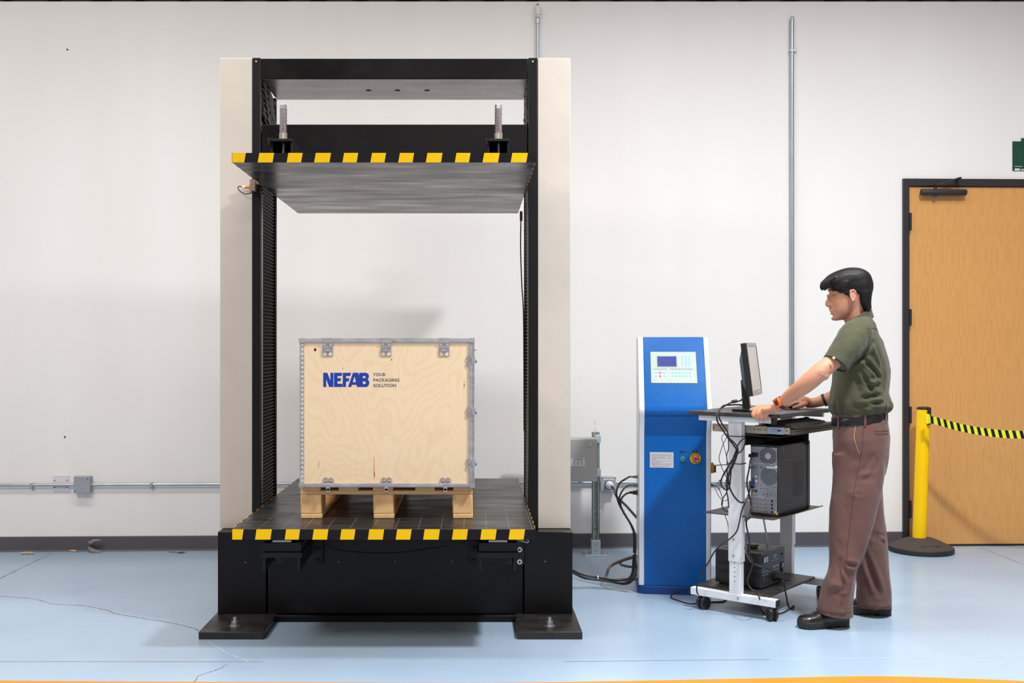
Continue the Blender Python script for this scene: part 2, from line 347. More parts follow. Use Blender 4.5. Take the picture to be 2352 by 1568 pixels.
# ---- door
jamb = mat('dark_bronze_door_frame', (42, 39, 42), .5, var=.1)
oak = wood('oak_veneer', (224, 166, 98), (182, 120, 60), 2.2, (7.0, 7.0, 0.6), 9, mirror=.115, rough=.42, line=.27, coat=.15, width=.5)
dxl, dxr = wallpt(2086, 900)[0], DX1-.05
dzt = wallpt(2200, 428)[1]
D = Thing('door_1', None, None, org=(dxl, 0, 0), frame=WALL, kind='structure')
D.part('door_leaf', MB().box(dxl+.003, dxr-.003, -.004, .04, .012, dzt-.004), oak, smooth=0, bevel=.001)
D.part('door_frame', MB().box(DX0, dxl, -.022, .13, 0, DZ).box(dxr, DX1, -.022, .13, 0, DZ).box(dxl, dxr, -.022, .13, dzt, DZ), jamb, smooth=0, bevel=.002)
D.part('threshold', MB().box(dxl, dxr, -.01, .12, 0, .010), mat('dark_threshold', (30, 28, 28), .6), smooth=0)
for v0, v1 in ((490, 530), (710, 748), (933, 971), (1148, 1188)):
    z1, z0 = wallpt(2086, v0)[1], wallpt(2086, v1)[1]
    D.part('hinge', MB().cyl((dxl+.004, -.03, z0), (dxl+.004, -.03, z1), .007, 12).box(dxl-.006, dxl+.012, -.028, -.022, z0, z1), mat('aged_hinge', (60, 56, 54), .45, metal=.6))
cx0, cz = wallpt(2116, 441, .05); cx1, _ = wallpt(2220, 441, .05)
closer = D.part('door_closer', MB().lathe([(0, cx0), (.020, cx0+.001), (.022, cx0+.006), (.022, cx1-.006), (.020, cx1-.001), (0, cx1)], (0, -.045, cz), 20, axis='x').box(cx0+.03, cx1-.02, -.045, -.004, cz-.016, cz+.016)
       .cyl((cx0+.10, -.045, cz-.032), (cx0+.10, -.045, cz+.036), .011, 14), jamb)
mb = MB(); hx, hz = wallpt(2150, 427, .05); ex_, ez_ = wallpt(2200, 411, .05)
mb.box(0, 1, -1, 1, -1, 1).xf(lambda p: (hx+(ex_-hx)*p[0], -.052-.03*p[0]+.006*p[1], hz+.006+(ez_-hz)*p[0]+.0035*p[2]))
mb.cyl((ex_, -.05, ez_-.012), (ex_, -.02, ez_-.012), .007, 10).cyl((ex_, -.09, ez_), (ex_, -.02, ez_), .008, 12)
D.part('closer_arm', mb, jamb, parent=closer)

# ---- sign at the right edge, seen only in part
sx0, sz1 = wallpt(2325, 325); _, sz0 = wallpt(2325, 392); sx1 = sx0+.30; tx0, tz = wallpt(2344, 318)
S = Thing('wall_sign', 'dark green safety sign on the wall above the wooden door, cut by the picture edge', 'sign', org=(sx0, -.004, sz0), frame=WALL)
green = mat('dark_green_sign', (16, 72, 52), .45, var=.05)
S.part('panel', MB().box(sx0, sx1, -.008, -.001, sz0, sz1), green, smooth=0)
S.part('top_tab', MB().box(tx0, tx0+.2, -.012, -.008, sz1-.04, tz), green, smooth=0)
mb = MB()
for (px, v, wd, hh) in ((2329, 389.5, 12, 4.5), (2343, 390, 12, 2.4), (2329, 382.5, 18, 1.0)):
    x0, z0 = wallpt(px, v); mb.box(x0, x0+wd/F_PX*7.3, -.0095, -.008, z0-hh/2/F_PX*7.3, z0+hh/2/F_PX*7.3)
S.part('lettering', mb, white_ink, smooth=0)

# ---- wall conduit, boxes, anchors
galv = mat('galvanised_conduit', (178, 188, 196), .35, metal=.7, var=.1)
def wv(x, v, off): lx, z = wallpt(x, v, off); return (lx, -off, z)
vx = wallpt(1820, 900, .022)[0]
zc_l, zc_r = wallpt(0, 1111, .03)[1], wallpt(1700, 1110, .03)[1]
zc = (zc_l+zc_r)/2
T = Thing('wall_conduit', 'long thin galvanised conduit running low across the back wall', 'pipe', org=(wallpt(0, 1111, .022)[0], -.022, zc), frame=WALL)
T.part('pipe', MB().tube([(-5.5, -.022, zc), (vx-.15, -.022, zc)], .0105, 14), galv)
for px in (73, 348, 1290, 1655):
    lx = wallpt(px, 1112, .022)[0]
    T.part('pipe_strap', MB().box(lx-.009, lx+.009, -.036, -.001, zc-.015, zc+.014).cyl((lx, -.004, zc-.024), (lx, -.016, zc-.024), .010, 10).box(lx-.008, lx+.008, -.006, -.001, zc-.034, zc-.01), galv, bevel=.002)
T = Thing('vertical_conduit', 'tall vertical galvanised conduit on the wall behind the person', 'pipe', org=(vx, -.022, zc), frame=WALL)
zt = wallpt(1815, 45, .022)[1]
T.part('pipe', MB().tube(smoothpath([(vx-.148, -.022, zc), (vx-.10, -.022, zc), (vx-.03, -.022, zc+.03), (vx, -.022, zc+.10), (vx, -.022, zc+.2)], 5)+[Vector((vx-.003, -.022, zt))], .0145, 16), galv)
zs = wallpt(1815, 116, .022)[1]
T.part('pipe_strap', MB().box(vx-.02, vx+.018, -.038, -.001, zs-.008, zs+.008).box(vx+.015, vx+.036, -.006, -.001, zs-.009, zs+.009).cyl((vx+.024, -.004, zs), (vx+.024, -.014, zs), .010, 12), steel, bevel=.002)
T.part('coupling', MB().cyl((vx, -.022, zt), (vx, -.022, zt+.02), .013, 14), mat('grey_putty', (196, 192, 190), .7))
v2 = wallpt(1235, 100, .025)[0]; z0, z1 = wallpt(1235, 1100, .025)[1], wallpt(1235, 52, .025)[1]
T = Thing('drop_conduit', 'thin vertical conduit with a small fitting rising above the press frame', 'pipe', org=(v2, -.025, z0), frame=WALL)
T.part('pipe', MB().tube([(v2, -.025, z0), (v2, -.025, z1)], .0105, 14), galv)
T.part('connector', MB().cyl((v2, -.025, z1-.005), (v2, -.025, z1+.028), .0145, 14).cyl((v2, -.025, z1+.008), (v2, -.025, z1+.018), .0165, 6), steel)
zb, zt2 = wallpt(1235, 40, .03)[1], wallpt(1235, 13, .03)[1]
T.part('conduit_body', MB().lathe([(0, zb), (.012, zb), (.019, zb+.012), (.0205, zb+.03), (.0205, zt2-.014), (.017, zt2-.003), (0, zt2)], (v2, -.03, 0), 20).box(v2-.012, v2+.012, -.056, -.03, zb+.015, zt2-.012), mat('white_fitting', (226, 222, 220), .45), bevel=.002)
T.part('anchor_bolt', MB().cyl((v2+.0, -.02, zt2), (v2+.0, -.02, zt2+.016), .006, 10), steel_dark)

x0, z1 = wallpt(122, 1091); x1, z0 = wallpt(160, 1130)
T = Thing('blank_wall_plate', 'white blank double wall plate behind the conduit at left', 'wall plate', org=(x0, -.002, z0), frame=WALL)
T.part('plate', MB().box(x0, x1, -.007, -.001, z0, z1), mat('white_plastic_plate', (226, 220, 226), .35), bevel=.002, smooth=0)
for a in (.12, .86):
    for b in (.3, .7):
        T.part('screw', MB().cyl((x0+(x1-x0)*a, -.0085, z0+(z1-z0)*b), (x0+(x1-x0)*a, -.006, z0+(z1-z0)*b), .0035, 10), hole_dark)
x0, z1 = wallpt(169, 1094, .05); x1, z0 = wallpt(207, 1132, .05)
T = Thing('junction_box', 'grey square metal junction box on the conduit at left', 'junction box', org=(x0, -.002, z0), frame=WALL)
gr = mat('grey_cast_box', (158, 161, 170), .5, var=.05, bump=.1)
T.part('box', MB().box(x0, x1, -.045, -.001, z0, z1), gr, bevel=.003, smooth=0)
T.part('cover', MB().box(x0+.001, x1-.001, -.052, -.046, z0+.001, z1-.001), gr, bevel=.002, smooth=0)
for a, b in ((.1, .12), (.85, .85)):
    T.part('screw', MB().cyl((x0+(x1-x0)*a, -.054, z0+(z1-z0)*b), (x0+(x1-x0)*a, -.051, z0+(z1-z0)*b), .0045, 10), steel_dark)
for px, v, lb in ((155, 114, 'small dark anchor hole high on the wall at left'), (149, 1003, 'small dark anchor hole in the wall above the blank plate')):
    lx, z = wallpt(px, v); solo('wall_anchor', MB().cyl((lx, 0.0, z), (lx, -.005, z), .0055, 12), mat('dark_anchor', (70, 66, 62), .7), lb, 'anchor', org=(lx, 0, z), frame=WALL, group='anchor holes in the wall')

# ---- litter along the baseboard
def blob(name, c, r, m, label, cat, n=5):
    mb = MB()
    for k in range(n):
        d = Vector((random.uniform(-1, 1)*r, random.uniform(-.5, .5)*r, 0)); mb.ell(Vector(c)+d+Vector((0, 0, r*.3)), (r*random.uniform(.3, .7), r*.35, r*.3), 8, 6)
    o = solo(name, mb, m, label, cat, org=c, smooth=60)
    return o
rag = mat('grey_cloth_scrap', (142, 132, 128), .9, var=.2, bump=.5)
pts = [FP(233, 1268)+Vector((0, -.01, .008)), FP(215, 1268)+Vector((0, -.015, .012)), FP(209, 1262)+Vector((0, -.02, .03)), FP(216, 1268)+Vector((-.01, -.02, .07)), FP(236, 1268)+Vector((-.01, -.02, .085))]
solo('rag_scrap', MB().tube([p+Vector((random.uniform(-.004, .004), 0, random.uniform(-.004, .004))) for p in smoothpath(pts, 5)], lerp_list([.008, .016, .016, .012, .006], 5), 10), rag, 'twisted grey scrap of cloth lying against the charcoal baseboard', 'scrap', org=pts[0])
tan = mat('tan_paper_scrap', (196, 178, 150), .8, var=.3)
blob('paper_scrap', FP(62, 1273), .03, tan, 'crumpled yellowish paper scrap on the floor near the left edge', 'scrap')
blob('paper_scrap', FP(166, 1267), .024, mat('beige_scrap', (190, 165, 145), .8, var=.3), 'small beige crumpled scrap below the blank wall plate', 'scrap')
c = FP(153, 1283); mb = MB().box(c.x-.018, c.x+.018, c.y-.008, c.y+.008, 0.0005, .004)
solo('wood_chip', mb, tan, 'flat thin yellow chip lying on the blue floor at left', 'scrap', org=c, smooth=0)
c = FP(418, 1270); pts = [c+Vector((.022*math.cos(a), .02*math.sin(a), .004)) for a in np.linspace(0, 5.6, 16)]+[c+Vector((-.05, .01, .004)), c+Vector((-.09, .02, .004))]
solo('wire_loop', MB().tube(pts, .0016, 6), rubber, 'thin loop of black wire lying beside the press near the baseboard', 'wire', org=c)

# ================================================================ the box compression press
def plate_mat(name, rgb, grid, metal=.8, r0=.25, r1=.5):
    m = bpy.data.materials.new(name); m.use_nodes = True; N = m.node_tree.nodes; L = m.node_tree.links; b = N['Principled BSDF']; b.inputs['Metallic'].default_value = metal
    tc = N.new('ShaderNodeTexCoord'); mp = N.new('ShaderNodeMapping'); mp.inputs['Scale'].default_value = (1.0, 3.0, 1); L.new(tc.outputs['Object'], mp.inputs[0])
    n = N.new('ShaderNodeTexNoise'); n.inputs['Scale'].default_value = 3.0; n.inputs['Detail'].default_value = 4; L.new(mp.outputs[0], n.inputs[0])
    rp = N.new('ShaderNodeValToRGB'); rp.color_ramp.elements[0].position = .33; rp.color_ramp.elements[1].position = .68
    c = srgb(*rgb); rp.color_ramp.elements[0].color = tuple(x*.62 for x in c[:3])+(1,); rp.color_ramp.elements[1].color = tuple(min(1, x*1.3) for x in c[:3])+(1,)
    L.new(n.outputs['Fac'], rp.inputs[0]); out = rp.outputs[0]
    mr = N.new('ShaderNodeMapRange'); mr.inputs['From Min'].default_value = .3; mr.inputs['From Max'].default_value = .7; mr.inputs['To Min'].default_value = r0; mr.inputs['To Max'].default_value = r1
    L.new(n.outputs['Fac'], mr.inputs[0]); L.new(mr.outputs[0], b.inputs['Roughness'])
    if grid:
        sx = N.new('ShaderNodeSeparateXYZ'); L.new(tc.outputs['Object'], sx.inputs[0]); ln = []
        for ax in ('X', 'Y'):
            pp = N.new('ShaderNodeMath'); pp.operation = 'PINGPONG'; pp.inputs[1].default_value = .05; L.new(sx.outputs[ax], pp.inputs[0])
            lt = N.new('ShaderNodeMath'); lt.operation = 'LESS_THAN'; lt.inputs[1].default_value = .0011 if ax == 'X' else .0013; L.new(pp.outputs[0], lt.inputs[0]); ln.append(lt)
        mxm = N.new('ShaderNodeMath'); mxm.operation = 'MAXIMUM'; L.new(ln[0].outputs[0], mxm.inputs[0]); L.new(ln[1].outputs[0], mxm.inputs[1])
        # scribed lines: pale towards the loading edge, dark elsewhere
        n3 = N.new('ShaderNodeMapRange'); n3.inputs['From Min'].default_value = .28; n3.inputs['From Max'].default_value = .7; L.new(sx.outputs['Y'], n3.inputs[0])
        lc = N.new('ShaderNodeMix'); lc.data_type = 'RGBA'; lc.inputs['A'].default_value = srgb(168, 160, 150); lc.inputs['B'].default_value = srgb(22, 21, 22); L.new(n3.outputs[0], lc.inputs['Factor'])
        mx = N.new('ShaderNodeMix'); mx.data_type = 'RGBA'; mu = N.new('ShaderNodeMath'); mu.operation = 'MULTIPLY'; mu.inputs[1].default_value = .75; L.new(mxm.outputs[0], mu.inputs[0])
        L.new(mu.outputs[0], mx.inputs['Factor']); L.new(out, mx.inputs['A']); L.new(lc.outputs['Result'], mx.inputs['B']); out = mx.outputs['Result']
    L.new(out, b.inputs['Base Color'])
    return m
PF, PBK = 4.733, 6.545                       # platform front and back
PX0, PX1 = -1.0485, .2795
LZ0, LZ1, UZ0, UZ1 = .5127, .5585, 2.165, 2.2075
CY0, CY1 = 5.439, 5.895
M_ = Thing('compression_tester', 'tall black and pale grey box compression press holding a crate between two striped plates', 'testing machine', org=(-.38, 5.35, 0))
bev = dict(bevel=.003, smooth=35)
base_m = mat('black_gloss_base_paint', (14, 13, 15), .32, var=.3, vscale=3, rvar=.08, spec=.25)
M_.part('base_block', MB().box(-1.2565, -1.017, 5.345, 5.98, .036, .4415), base_m, **bev)
M_.part('base_block', MB().box(.261, .500, 5.345, 5.98, .036, .4415), base_m, **bev)
M_.part('base_panel', MB().box(-1.012, .256, 5.357, 5.97, .034, .438), base_m, bevel=.002)
M_.part('base_flange', MB().box(-1.012, .256, 5.325, 5.97, .001, .032), base_m, bevel=.002)
for x0, x1 in ((-1.267, -.966), (.2155, .515)):
    fp = M_.part('foot_plate', MB().box(x0, x1, 5.01, 6.02, 0, .0355), mat('scuffed_black_plate', (40, 36, 36), .45, var=.35, vscale=9, rvar=.15), **bev)
    bx = -1.12 if x0 < -1 else .369
    M_.part('anchor_nut', MB().cyl((bx, 5.113, .0355), (bx, 5.113, .039), .026, 20).cyl((bx, 5.113, .039), (bx, 5.113, .060), .018, 6).cyl((bx, 5.113, .06), (bx, 5.113, .078), .009, 12), steel, parent=fp)
sc = mat('rusty_screw', (120, 92, 72), .5, metal=.5)
for u, v in ((564, 1291), (777, 1291), (907, 1290), (1039, 1290), (1252, 1289)):
    x = (u-CU)/464; z = CAMZ-(v-CV)/464; yy = 5.345 if (x < -1.02 or x > .27) else 5.357
    M_.part('panel_screw', MB().cyl((x, yy-.002, z), (x, yy+.001, z), .0045, 10), sc)
beige = beige_panel
for side in (-1, 1):
    if side < 0: g0, g1, p0, p1, inner = -1.267, -1.1045, -1.1035, -1.062, 1
    else: g0, g1, p0, p1, inner = .334, .499, .286, .333, -1
    cs = M_.part('column_cover', MB().box(g0, g1, CY0, CY1, .442, 2.812), beige, **bev)
    ex = (g0+g1)/2-.03*side*-1 if side > 0 else g0+.107
    ex = -1.167 if side < 0 else .42
    M_.part('lifting_eye', MB().lathe([(0, 2.812), (.018, 2.812), (.017, 2.823), (.008, 2.831), (0, 2.832)], (ex, 5.6, 0), 16), steel_dark, parent=cs)
    M_.part('column_post', MB().box(p0, p1, CY0-.004, CY0+.022, .4415, 2.812).box(p0+(.002 if side < 0 else .003), p1-(.003 if side < 0 else .002), CY0+.022, CY0+.03, .4415, 2.70), black_post, **bev)
    M_.part('column_post', MB().box(p0, p1, CY1-.036, CY1, .4415, 2.7065), black_post, **bev)
    M_.part('post_screw', MB().cyl(((p0+p1)/2-.001, CY0-.0065, 2.793), ((p0+p1)/2-.001, CY0-.003, 2.793), .0055, 12), mat('brass_screw', (198, 190, 140), .35, metal=.8))
    xi = p1 if side < 0 else p0                    # inner plane of the column
    gx = sorted((xi-inner*.004, xi+inner*.0005))
    M_.part('guide_strip', MB().box(gx[0], gx[1], CY0+.03, CY0+.052, .4415, 2.13), mat('ground_steel_guide', (150, 150, 152), .3, metal=.8))
    # pleated bellows: zigzag profile run along the depth
    prof = []; nple = 96; z0, z1 = .445, 2.20
    for k in range(nple+1):
        z = z0+(z1-z0)*k/nple; prof += [(xi-inner*.018, z), (xi-inner*.0015, z+(z1-z0)/nple*.55)]
    prof += [(xi-inner*.032, z1+.01), (xi-inner*.032, z0)]
    M_.part('bellows', MB().prism(prof, CY0+.075, CY1-.06, 'y'), mat('black_bellows_cloth', (50, 49, 50), .55, var=.1), smooth=0)
    # gathered bellows above the crosshead
    mb = MB()
    for k in range(9):
        zz = 2.50+.026*k; sag = .07 if side < 0 else .035
        pts = [(xi-inner*(.012-.004*math.sin(j*2.1+k)), CY0+.06+.36*j/8, zz+.05-sag*((j/8)**1.2)*1.3+.003*math.sin(k*2.3+j)) for j in range(9)]
        mb.tube(smoothpath(pts, 3), [.012+.005*math.sin(q*.5+k) for q in range(25)], 10, side=(1, 0, 0), flat=1.15)
    mb.box(min(xi-inner*.03, xi-inner*.02), max(xi-inner*.03, xi-inner*.02), CY0+.06, CY1-.04, 2.46, 2.705)
    M_.part('gathered_bellows', mb, mat('black_bellows_cloth_gathered', (46, 45, 46), .5, var=.1), smooth=60)
ub = plate_mat('beam_underside', (124, 119, 119), False, metal=.75, r0=.22, r1=.38)
top = M_.part('top_beam', MB().box(-1.0615, .2855, CY0-.002, CY1, 2.7066, 2.8085), black_paint, **bev)
M_.part('beam_soffit', MB().box(-1.06, .284, CY0+.004, CY1-.004, 2.7045, 2.7066), ub, smooth=0, parent=top)
for u in (847, 913, 981): M_.part('beam_bolt_hole', MB().cyl(((u-CU)/437, 5.675, 2.7035), ((u-CU)/437, 5.675, 2.706), .0145, 20), hole_dark, parent=top)
ch = M_.part('crosshead', MB().box(-1.0575, .2825, CY0+.004, CY1-.02, 2.2275, 2.478), black_paint, **bev)
# upper platen
PLM = plate_mat('upper_platen_steel', (88, 86, 89), False, metal=.8, r0=.22, r1=.46)
up = M_.part('upper_platen', MB().box(PX0, PX1, PF, PBK, UZ0, UZ1), PLM, bevel=.0015)
lp = M_.part('lower_platen', MB().box(PX0, PX1, PF, PBK, LZ0, LZ1), plate_mat('lower_platen_steel', (60, 58, 60), False, metal=.6, r0=.26, r1=.46), bevel=.0015)
# the scribed working surface of the lower platen: object origin on a grid crossing at the front edge
gm = plate_mat('scribed_platen_top', (58, 56, 58), True, metal=.6, r0=.26, r1=.46)
mb = MB().box(PX0+.001-(-.334), PX1-.001-(-.334), .001, PBK-PF-.001, 0, .0012)
o = mkobj('platen_surface', mb, gm, smooth=0); o.parent = lp; o.location = (-.334+.38, PF-5.35, LZ1)
def hazard(cuts, z0, z1, slant, place, par, nm, first):
    """one connected tape strip cut by slanted lines into black and yellow fields (two material slots)"""
    n = len(cuts); vs = []
    for k, c in enumerate(cuts):
        d = 0 if k in (0, n-1) else slant
        vs += [place(c, z0, 0), place(c+d, z1, 0), place(c, z0, 1), place(c+d, z1, 1)]
    mb = MB()
    mb.v = [tuple(p) for p in vs]
    for k in range(n-1):
        a, b = 4*k, 4*k+4; mi = (k+first) % 2
        for f in ((a+2, b+2, b+3, a+3), (a, a+1, b+1, b), (a+1, a+3, b+3, b+1), (a, b, b+2, a+2)): mb.f.append(f); mb.mi.append(mi)
    mb.f += [(0, 2, 3, 1), (4*n-4, 4*n-3, 4*n-1, 4*n-2)]; mb.mi += [0, 0]
    M_.part(nm, mb, [black_tape, yellow_tape], parent=par, smooth=0)
def stripes(z0, z1, bots, slant, par, nm):
    s = 524.0; cuts = []
    for a, b in bots: cuts += [(a-CU)/s, (b-CU)/s]
    cuts[0] = PX0; cuts.append(PX1)
    hazard(cuts, z0+.0005, z1-.0005, slant/s, lambda c, z, o: (c, PF-.0002-.0014*o, z), par, nm, 1)
    for sx, sd in ((PX0, -1), (PX1, 1)):
        cu = [PF]; y = PF+.024
        while y < PBK-.07: cu += [y, y+.062]; y += .1235
        cu.append(PBK)
        hazard(cu, z0+.0005, z1+.0016, .008, lambda c, z, o: (sx+sd*(.0002+.0016*o), c, z), par, 'side_tape', 0)
stripes(LZ0, LZ1, [(531, 556), (586, 621), (654, 686), (717.5, 751), (781, 813), (845, 879), (909, 942), (972, 1007), (1038, 1071.5), (1103, 1137.5), (1168, 1202.5)], 3.4, lp, 'front_tape')
stripes(UZ0, UZ1, [(533, 561), (592, 626), (658.7, 691.6), (721.6, 756.7), (786.7, 819), (850.8, 883), (914.8, 947.5), (978, 1012.8), (1044.7, 1077), (1108.4, 1143.8), (1173, 1208.6)], 3.8, up, 'front_tape')
# corner brackets: above the upper platen and below the lower one
dull = mat('dull_black_bracket', (32, 31, 33), .5, var=.2, spec=.3)
for xc in (-.870, .123):
    a = M_.part('platen_hanger', MB().box(xc-.050, xc+.050, 4.93, 5.44, 2.296, 2.308).box(xc-.050, xc-.041, 4.945, 5.44, 2.2085, 2.296).box(xc+.041, xc+.050, 4.945, 5.44, 2.2085, 2.296)
               .prism([(xc-.062, 2.308), (xc-.0505, 2.308), (xc-.0505, 2.270), (xc-.058, 2.285)], 4.925, 4.96, 'y'), dull, bevel=.001)
    M_.part('hanger_rod', MB().cyl((xc+.002, 4.985, 2.208), (xc+.002, 4.985, 2.296), .009, 14), steel_dark, parent=a)
    M_.part('socket', MB().lathe([(0, 2.308), (.021, 2.308), (.021, 2.311), (.0185, 2.311), (.0185, 2.342), (.0, 2.342)], (xc+.001, 4.985, 0), 24), mat('nickel_socket', (205, 200, 192), .25, metal=.7), parent=a)
    # threaded rod as rings
    pr = [(0, 2.342)]; z = 2.342
    for k in range(12): pr += [(.0135, z), (.0175, z+.0035), (.0178, z+.0055), (.0135, z+.009)]; z += .0094
    M_.part('threaded_rod', MB().lathe(pr+[(0, z)], (xc+.001, 4.985, 0), 24), mat('bright_thread', (196, 184, 184), .28, metal=.7), parent=a, smooth=50)
    M_.part('rod_nut', MB().lathe([(0, z), (.0165, z), (.0165, z+.018), (.013, z+.021), (0, z+.021)], (xc+.001, 4.985, 0), 6), mat('zinc_nut', (214, 216, 220), .3, metal=.8), parent=a, smooth=20)
for xc in (-.872, .122):
    a = M_.part('load_cell_bracket', MB().box(xc-.088, xc+.088, 4.96, 5.35, .416, .4585).box(xc-.094, xc+.094, 4.952, 5.34, .390, .4155)
                .prism([(4.97, .3905), (5.35, .3905), (5.35, .335), (4.985, .328), (4.97, .328)], xc-.088, xc-.076, 'x').prism([(4.97, .3905), (5.35, .3905), (5.35, .335), (4.985, .328), (4.97, .328)], xc+.070, xc+.083, 'x'), dull, bevel=.002)
    M_.part('mounting_plate', MB().box(xc-.134, xc+.138, 5.331, 5.3565, .281, .43), dull, parent=a, bevel=.002)
    for dx in (-.112, .115):
        for z in (.358, .298):
            if xc > 0 and dx > 0: bm_ = steel
            else: bm_ = steel_dark if False else dull
            M_.part('bracket_bolt', MB().cyl((xc+dx, 5.319, z), (xc+dx, 5.331, z), .0125, 18).cyl((xc+dx, 5.3185, z), (xc+dx, 5.3195, z), .0065, 6), [bm_], parent=a)
            M_.part('bolt_socket', MB().cyl((xc+dx, 5.317, z), (xc+dx, 5.3187, z), .006, 6), hole_dark, parent=a)
    M_.part('load_cell', MB().box(xc-.043, xc+.043, 4.965, 5.06, .459, .468).lathe([(0, .468), (.024, .468), (.024, .492), (.018, .496), (.018, .5125), (0, .5125)], (xc, 5.01, 0), 24), mat('load_cell_steel', (178, 172, 164), .35, metal=.8), parent=a)
# load cell lead under the front edge
M_.part('sensor_lead', MB().tube(smoothpath([P(1187, 1240, 5.2), P(1200, 1243, 5.22), P(1211, 1246, 5.24), P(1213, 1241, 5.30), P(1200, 1238, 5.33)], 4), .0028, 8), mat('grey_lead', (120, 120, 122), .5))
M_.part('sensor_lead', MB().tube(smoothpath([P(735, 1250, 5.34), P(790, 1265, 5.35), P(900, 1270, 5.35), P(1000, 1258, 5.35), P(1060, 1246, 5.35), P(1098, 1240, 5.2)], 6), .0013, 8), cable_black)
# limit sensor on the left column
a = M_.part('limit_sensor', MB().box(P(577, 0, 5.42).x, P(588.5, 0, 5.42).x, 5.385, 5.434, P(0, 440, 5.42).z, P(0, 417, 5.42).z)
            .box(P(583, 0, 5.42).x, P(596, 0, 5.42).x, 5.40, 5.434, P(0, 424, 5.42).z, P(0, 412, 5.42).z).cyl(P(573, 413, 5.40), P(579, 413, 5.40), .004, 10), mat('satin_nickel_block', (150, 138, 128), .4, metal=.7), bevel=.001)
M_.part('sensor_barrel', MB().cyl(P(563.5, 429.6, 5.41), P(577.5, 429.6, 5.41), .0085, 16), mat('amber_barrel', (240, 150, 20), .4), parent=a)
M_.part('sensor_cap', MB().cyl(P(557, 429.6, 5.41), P(563.5, 429.6, 5.41), .0075, 16), mat('white_sensor_cap', (225, 222, 222), .4), parent=a)
M_.part('sensor_wire', MB().tube(smoothpath([P(557, 429, 5.41), P(549, 428, 5.41), P(547, 433, 5.41), P(554, 441, 5.41), P(565, 445.5, 5.41), P(576, 443, 5.41), P(581, 439, 5.41)], 5), .0024, 8), cable_black, parent=a)
a = M_.part('limit_sensor', MB().box(.262, .276, 5.84, 5.87, 2.04, 2.09), mat('brown_sensor', (120, 84, 60), .5))
M_.part('sensor_wire', MB().tube(smoothpath([(.268, 5.85, 2.04), (.266, 5.85, 1.9), (.272, 5.85, 1.7), (.283, 5.87, 1.5), (.286, 5.88, .9)], 5), .0032, 8), mat('green_black_wire', (28, 44, 42), .5), parent=a)

# ================================================================ pallet and crate
pine = wood('pine_board', (248, 212, 158), (205, 160, 105), 2.2, (6, 1.2, 6), 7, rough=.6, line=.35)
pine2 = mat('pine_block', (246, 206, 150), .65, var=.06, vscale=6)
T = Thing('wooden_pallet', 'light pine pallet standing on the lower plate under the plywood crate', 'pallet', org=(-.395, 5.02, LZ1+.0015))
YF, PD = 5.02, 1.2; zb = LZ1+.0015
cols = [(-.795, -.698), (-.457, -.362), (-.088, .004)]
rows = [(0, .145), (.5275, .6725), (1.055, 1.2)]
knot = mat('knot_brown', (176, 112, 62), .7, var=.2)
def ringmat(cx, cz, i):
    m = bpy.data.materials.new('end_grain'); m.use_nodes = True; N = m.node_tree.nodes; L = m.node_tree.links; b = N['Principled BSDF']; b.inputs['Roughness'].default_value = .65
    tc = N.new('ShaderNodeTexCoord'); mp = N.new('ShaderNodeMapping'); mp.inputs['Location'].default_value = (-cx, 0, -cz); L.new(tc.outputs['Object'], mp.inputs[0])
    wv_ = N.new('ShaderNodeTexWave'); wv_.wave_type = 'RINGS'; wv_.rings_direction = 'Y'; wv_.inputs['Scale'].default_value = 55; wv_.inputs['Distortion'].default_value = 3.5; wv_.inputs['Detail'].default_value = 2; wv_.inputs['Detail Scale'].default_value = 1; L.new(mp.outputs[0], wv_.inputs[0])
    gr_ = N.new('ShaderNodeVectorMath'); gr_.operation = 'LENGTH'; sp_ = N.new('ShaderNodeSeparateXYZ'); cb = N.new('ShaderNodeCombineXYZ'); L.new(mp.outputs[0], sp_.inputs[0]); L.new(sp_.outputs['X'], cb.inputs['X']); L.new(sp_.outputs['Z'], cb.inputs['Z']); L.new(cb.outputs[0], gr_.inputs[0])
    mr = N.new('ShaderNodeMapRange'); mr.inputs['From Min'].default_value = .012; mr.inputs['From Max'].default_value = .05; mr.inputs['To Min'].default_value = .55; mr.inputs['To Max'].default_value = .05; L.new(gr_.outputs['Value'], mr.inputs[0])
    mu = N.new('ShaderNodeMath'); mu.operation = 'MULTIPLY'; L.new(wv_.outputs['Fac'], mu.inputs[0]); L.new(mr.outputs[0], mu.inputs[1])
    mx = N.new('ShaderNodeMix'); mx.data_type = 'RGBA'; mx.inputs['A'].default_value = srgb(246, 206, 150); mx.inputs['B'].default_value = srgb(150, 84, 42); L.new(mu.outputs[0], mx.inputs['Factor']); L.new(mx.outputs['Result'], b.inputs['Base Color'])
    return m
for ci, (x0, x1) in enumerate(cols):
    T.part('bottom_board', MB().box(x0+.002, x1+.002, YF-.001, YF+PD, zb, zb+.0205), pine, bevel=.003)
    for ri, (a, b) in enumerate(rows):
        m_ = pine2 if ri else ringmat([-.395-.372, -.395+.372-.39, -.052+.395][ci] if False else [(x0+.028), (x0+.024), (x1-.022)][ci]+.395, .082, ci)
        T.part('spacer_block', MB().box(x0, x1, YF+a, YF+b, zb+.0207, zb+.111), m_, bevel=.005 if not ri else .003)
for a, b in rows: T.part('cross_board', MB().box(-.7955, .0045, YF+a, YF+b, zb+.1112, zb+.1285), pine, bevel=.002)
for x0, x1 in ((-.796, -.703), (-.618, -.527), (-.459, -.366), (-.262, -.171), (-.085, .005)):
    T.part('deck_board', MB().box(x0, x1, YF, YF+PD, zb+.1287, zb+.1465), pine2, bevel=.003)

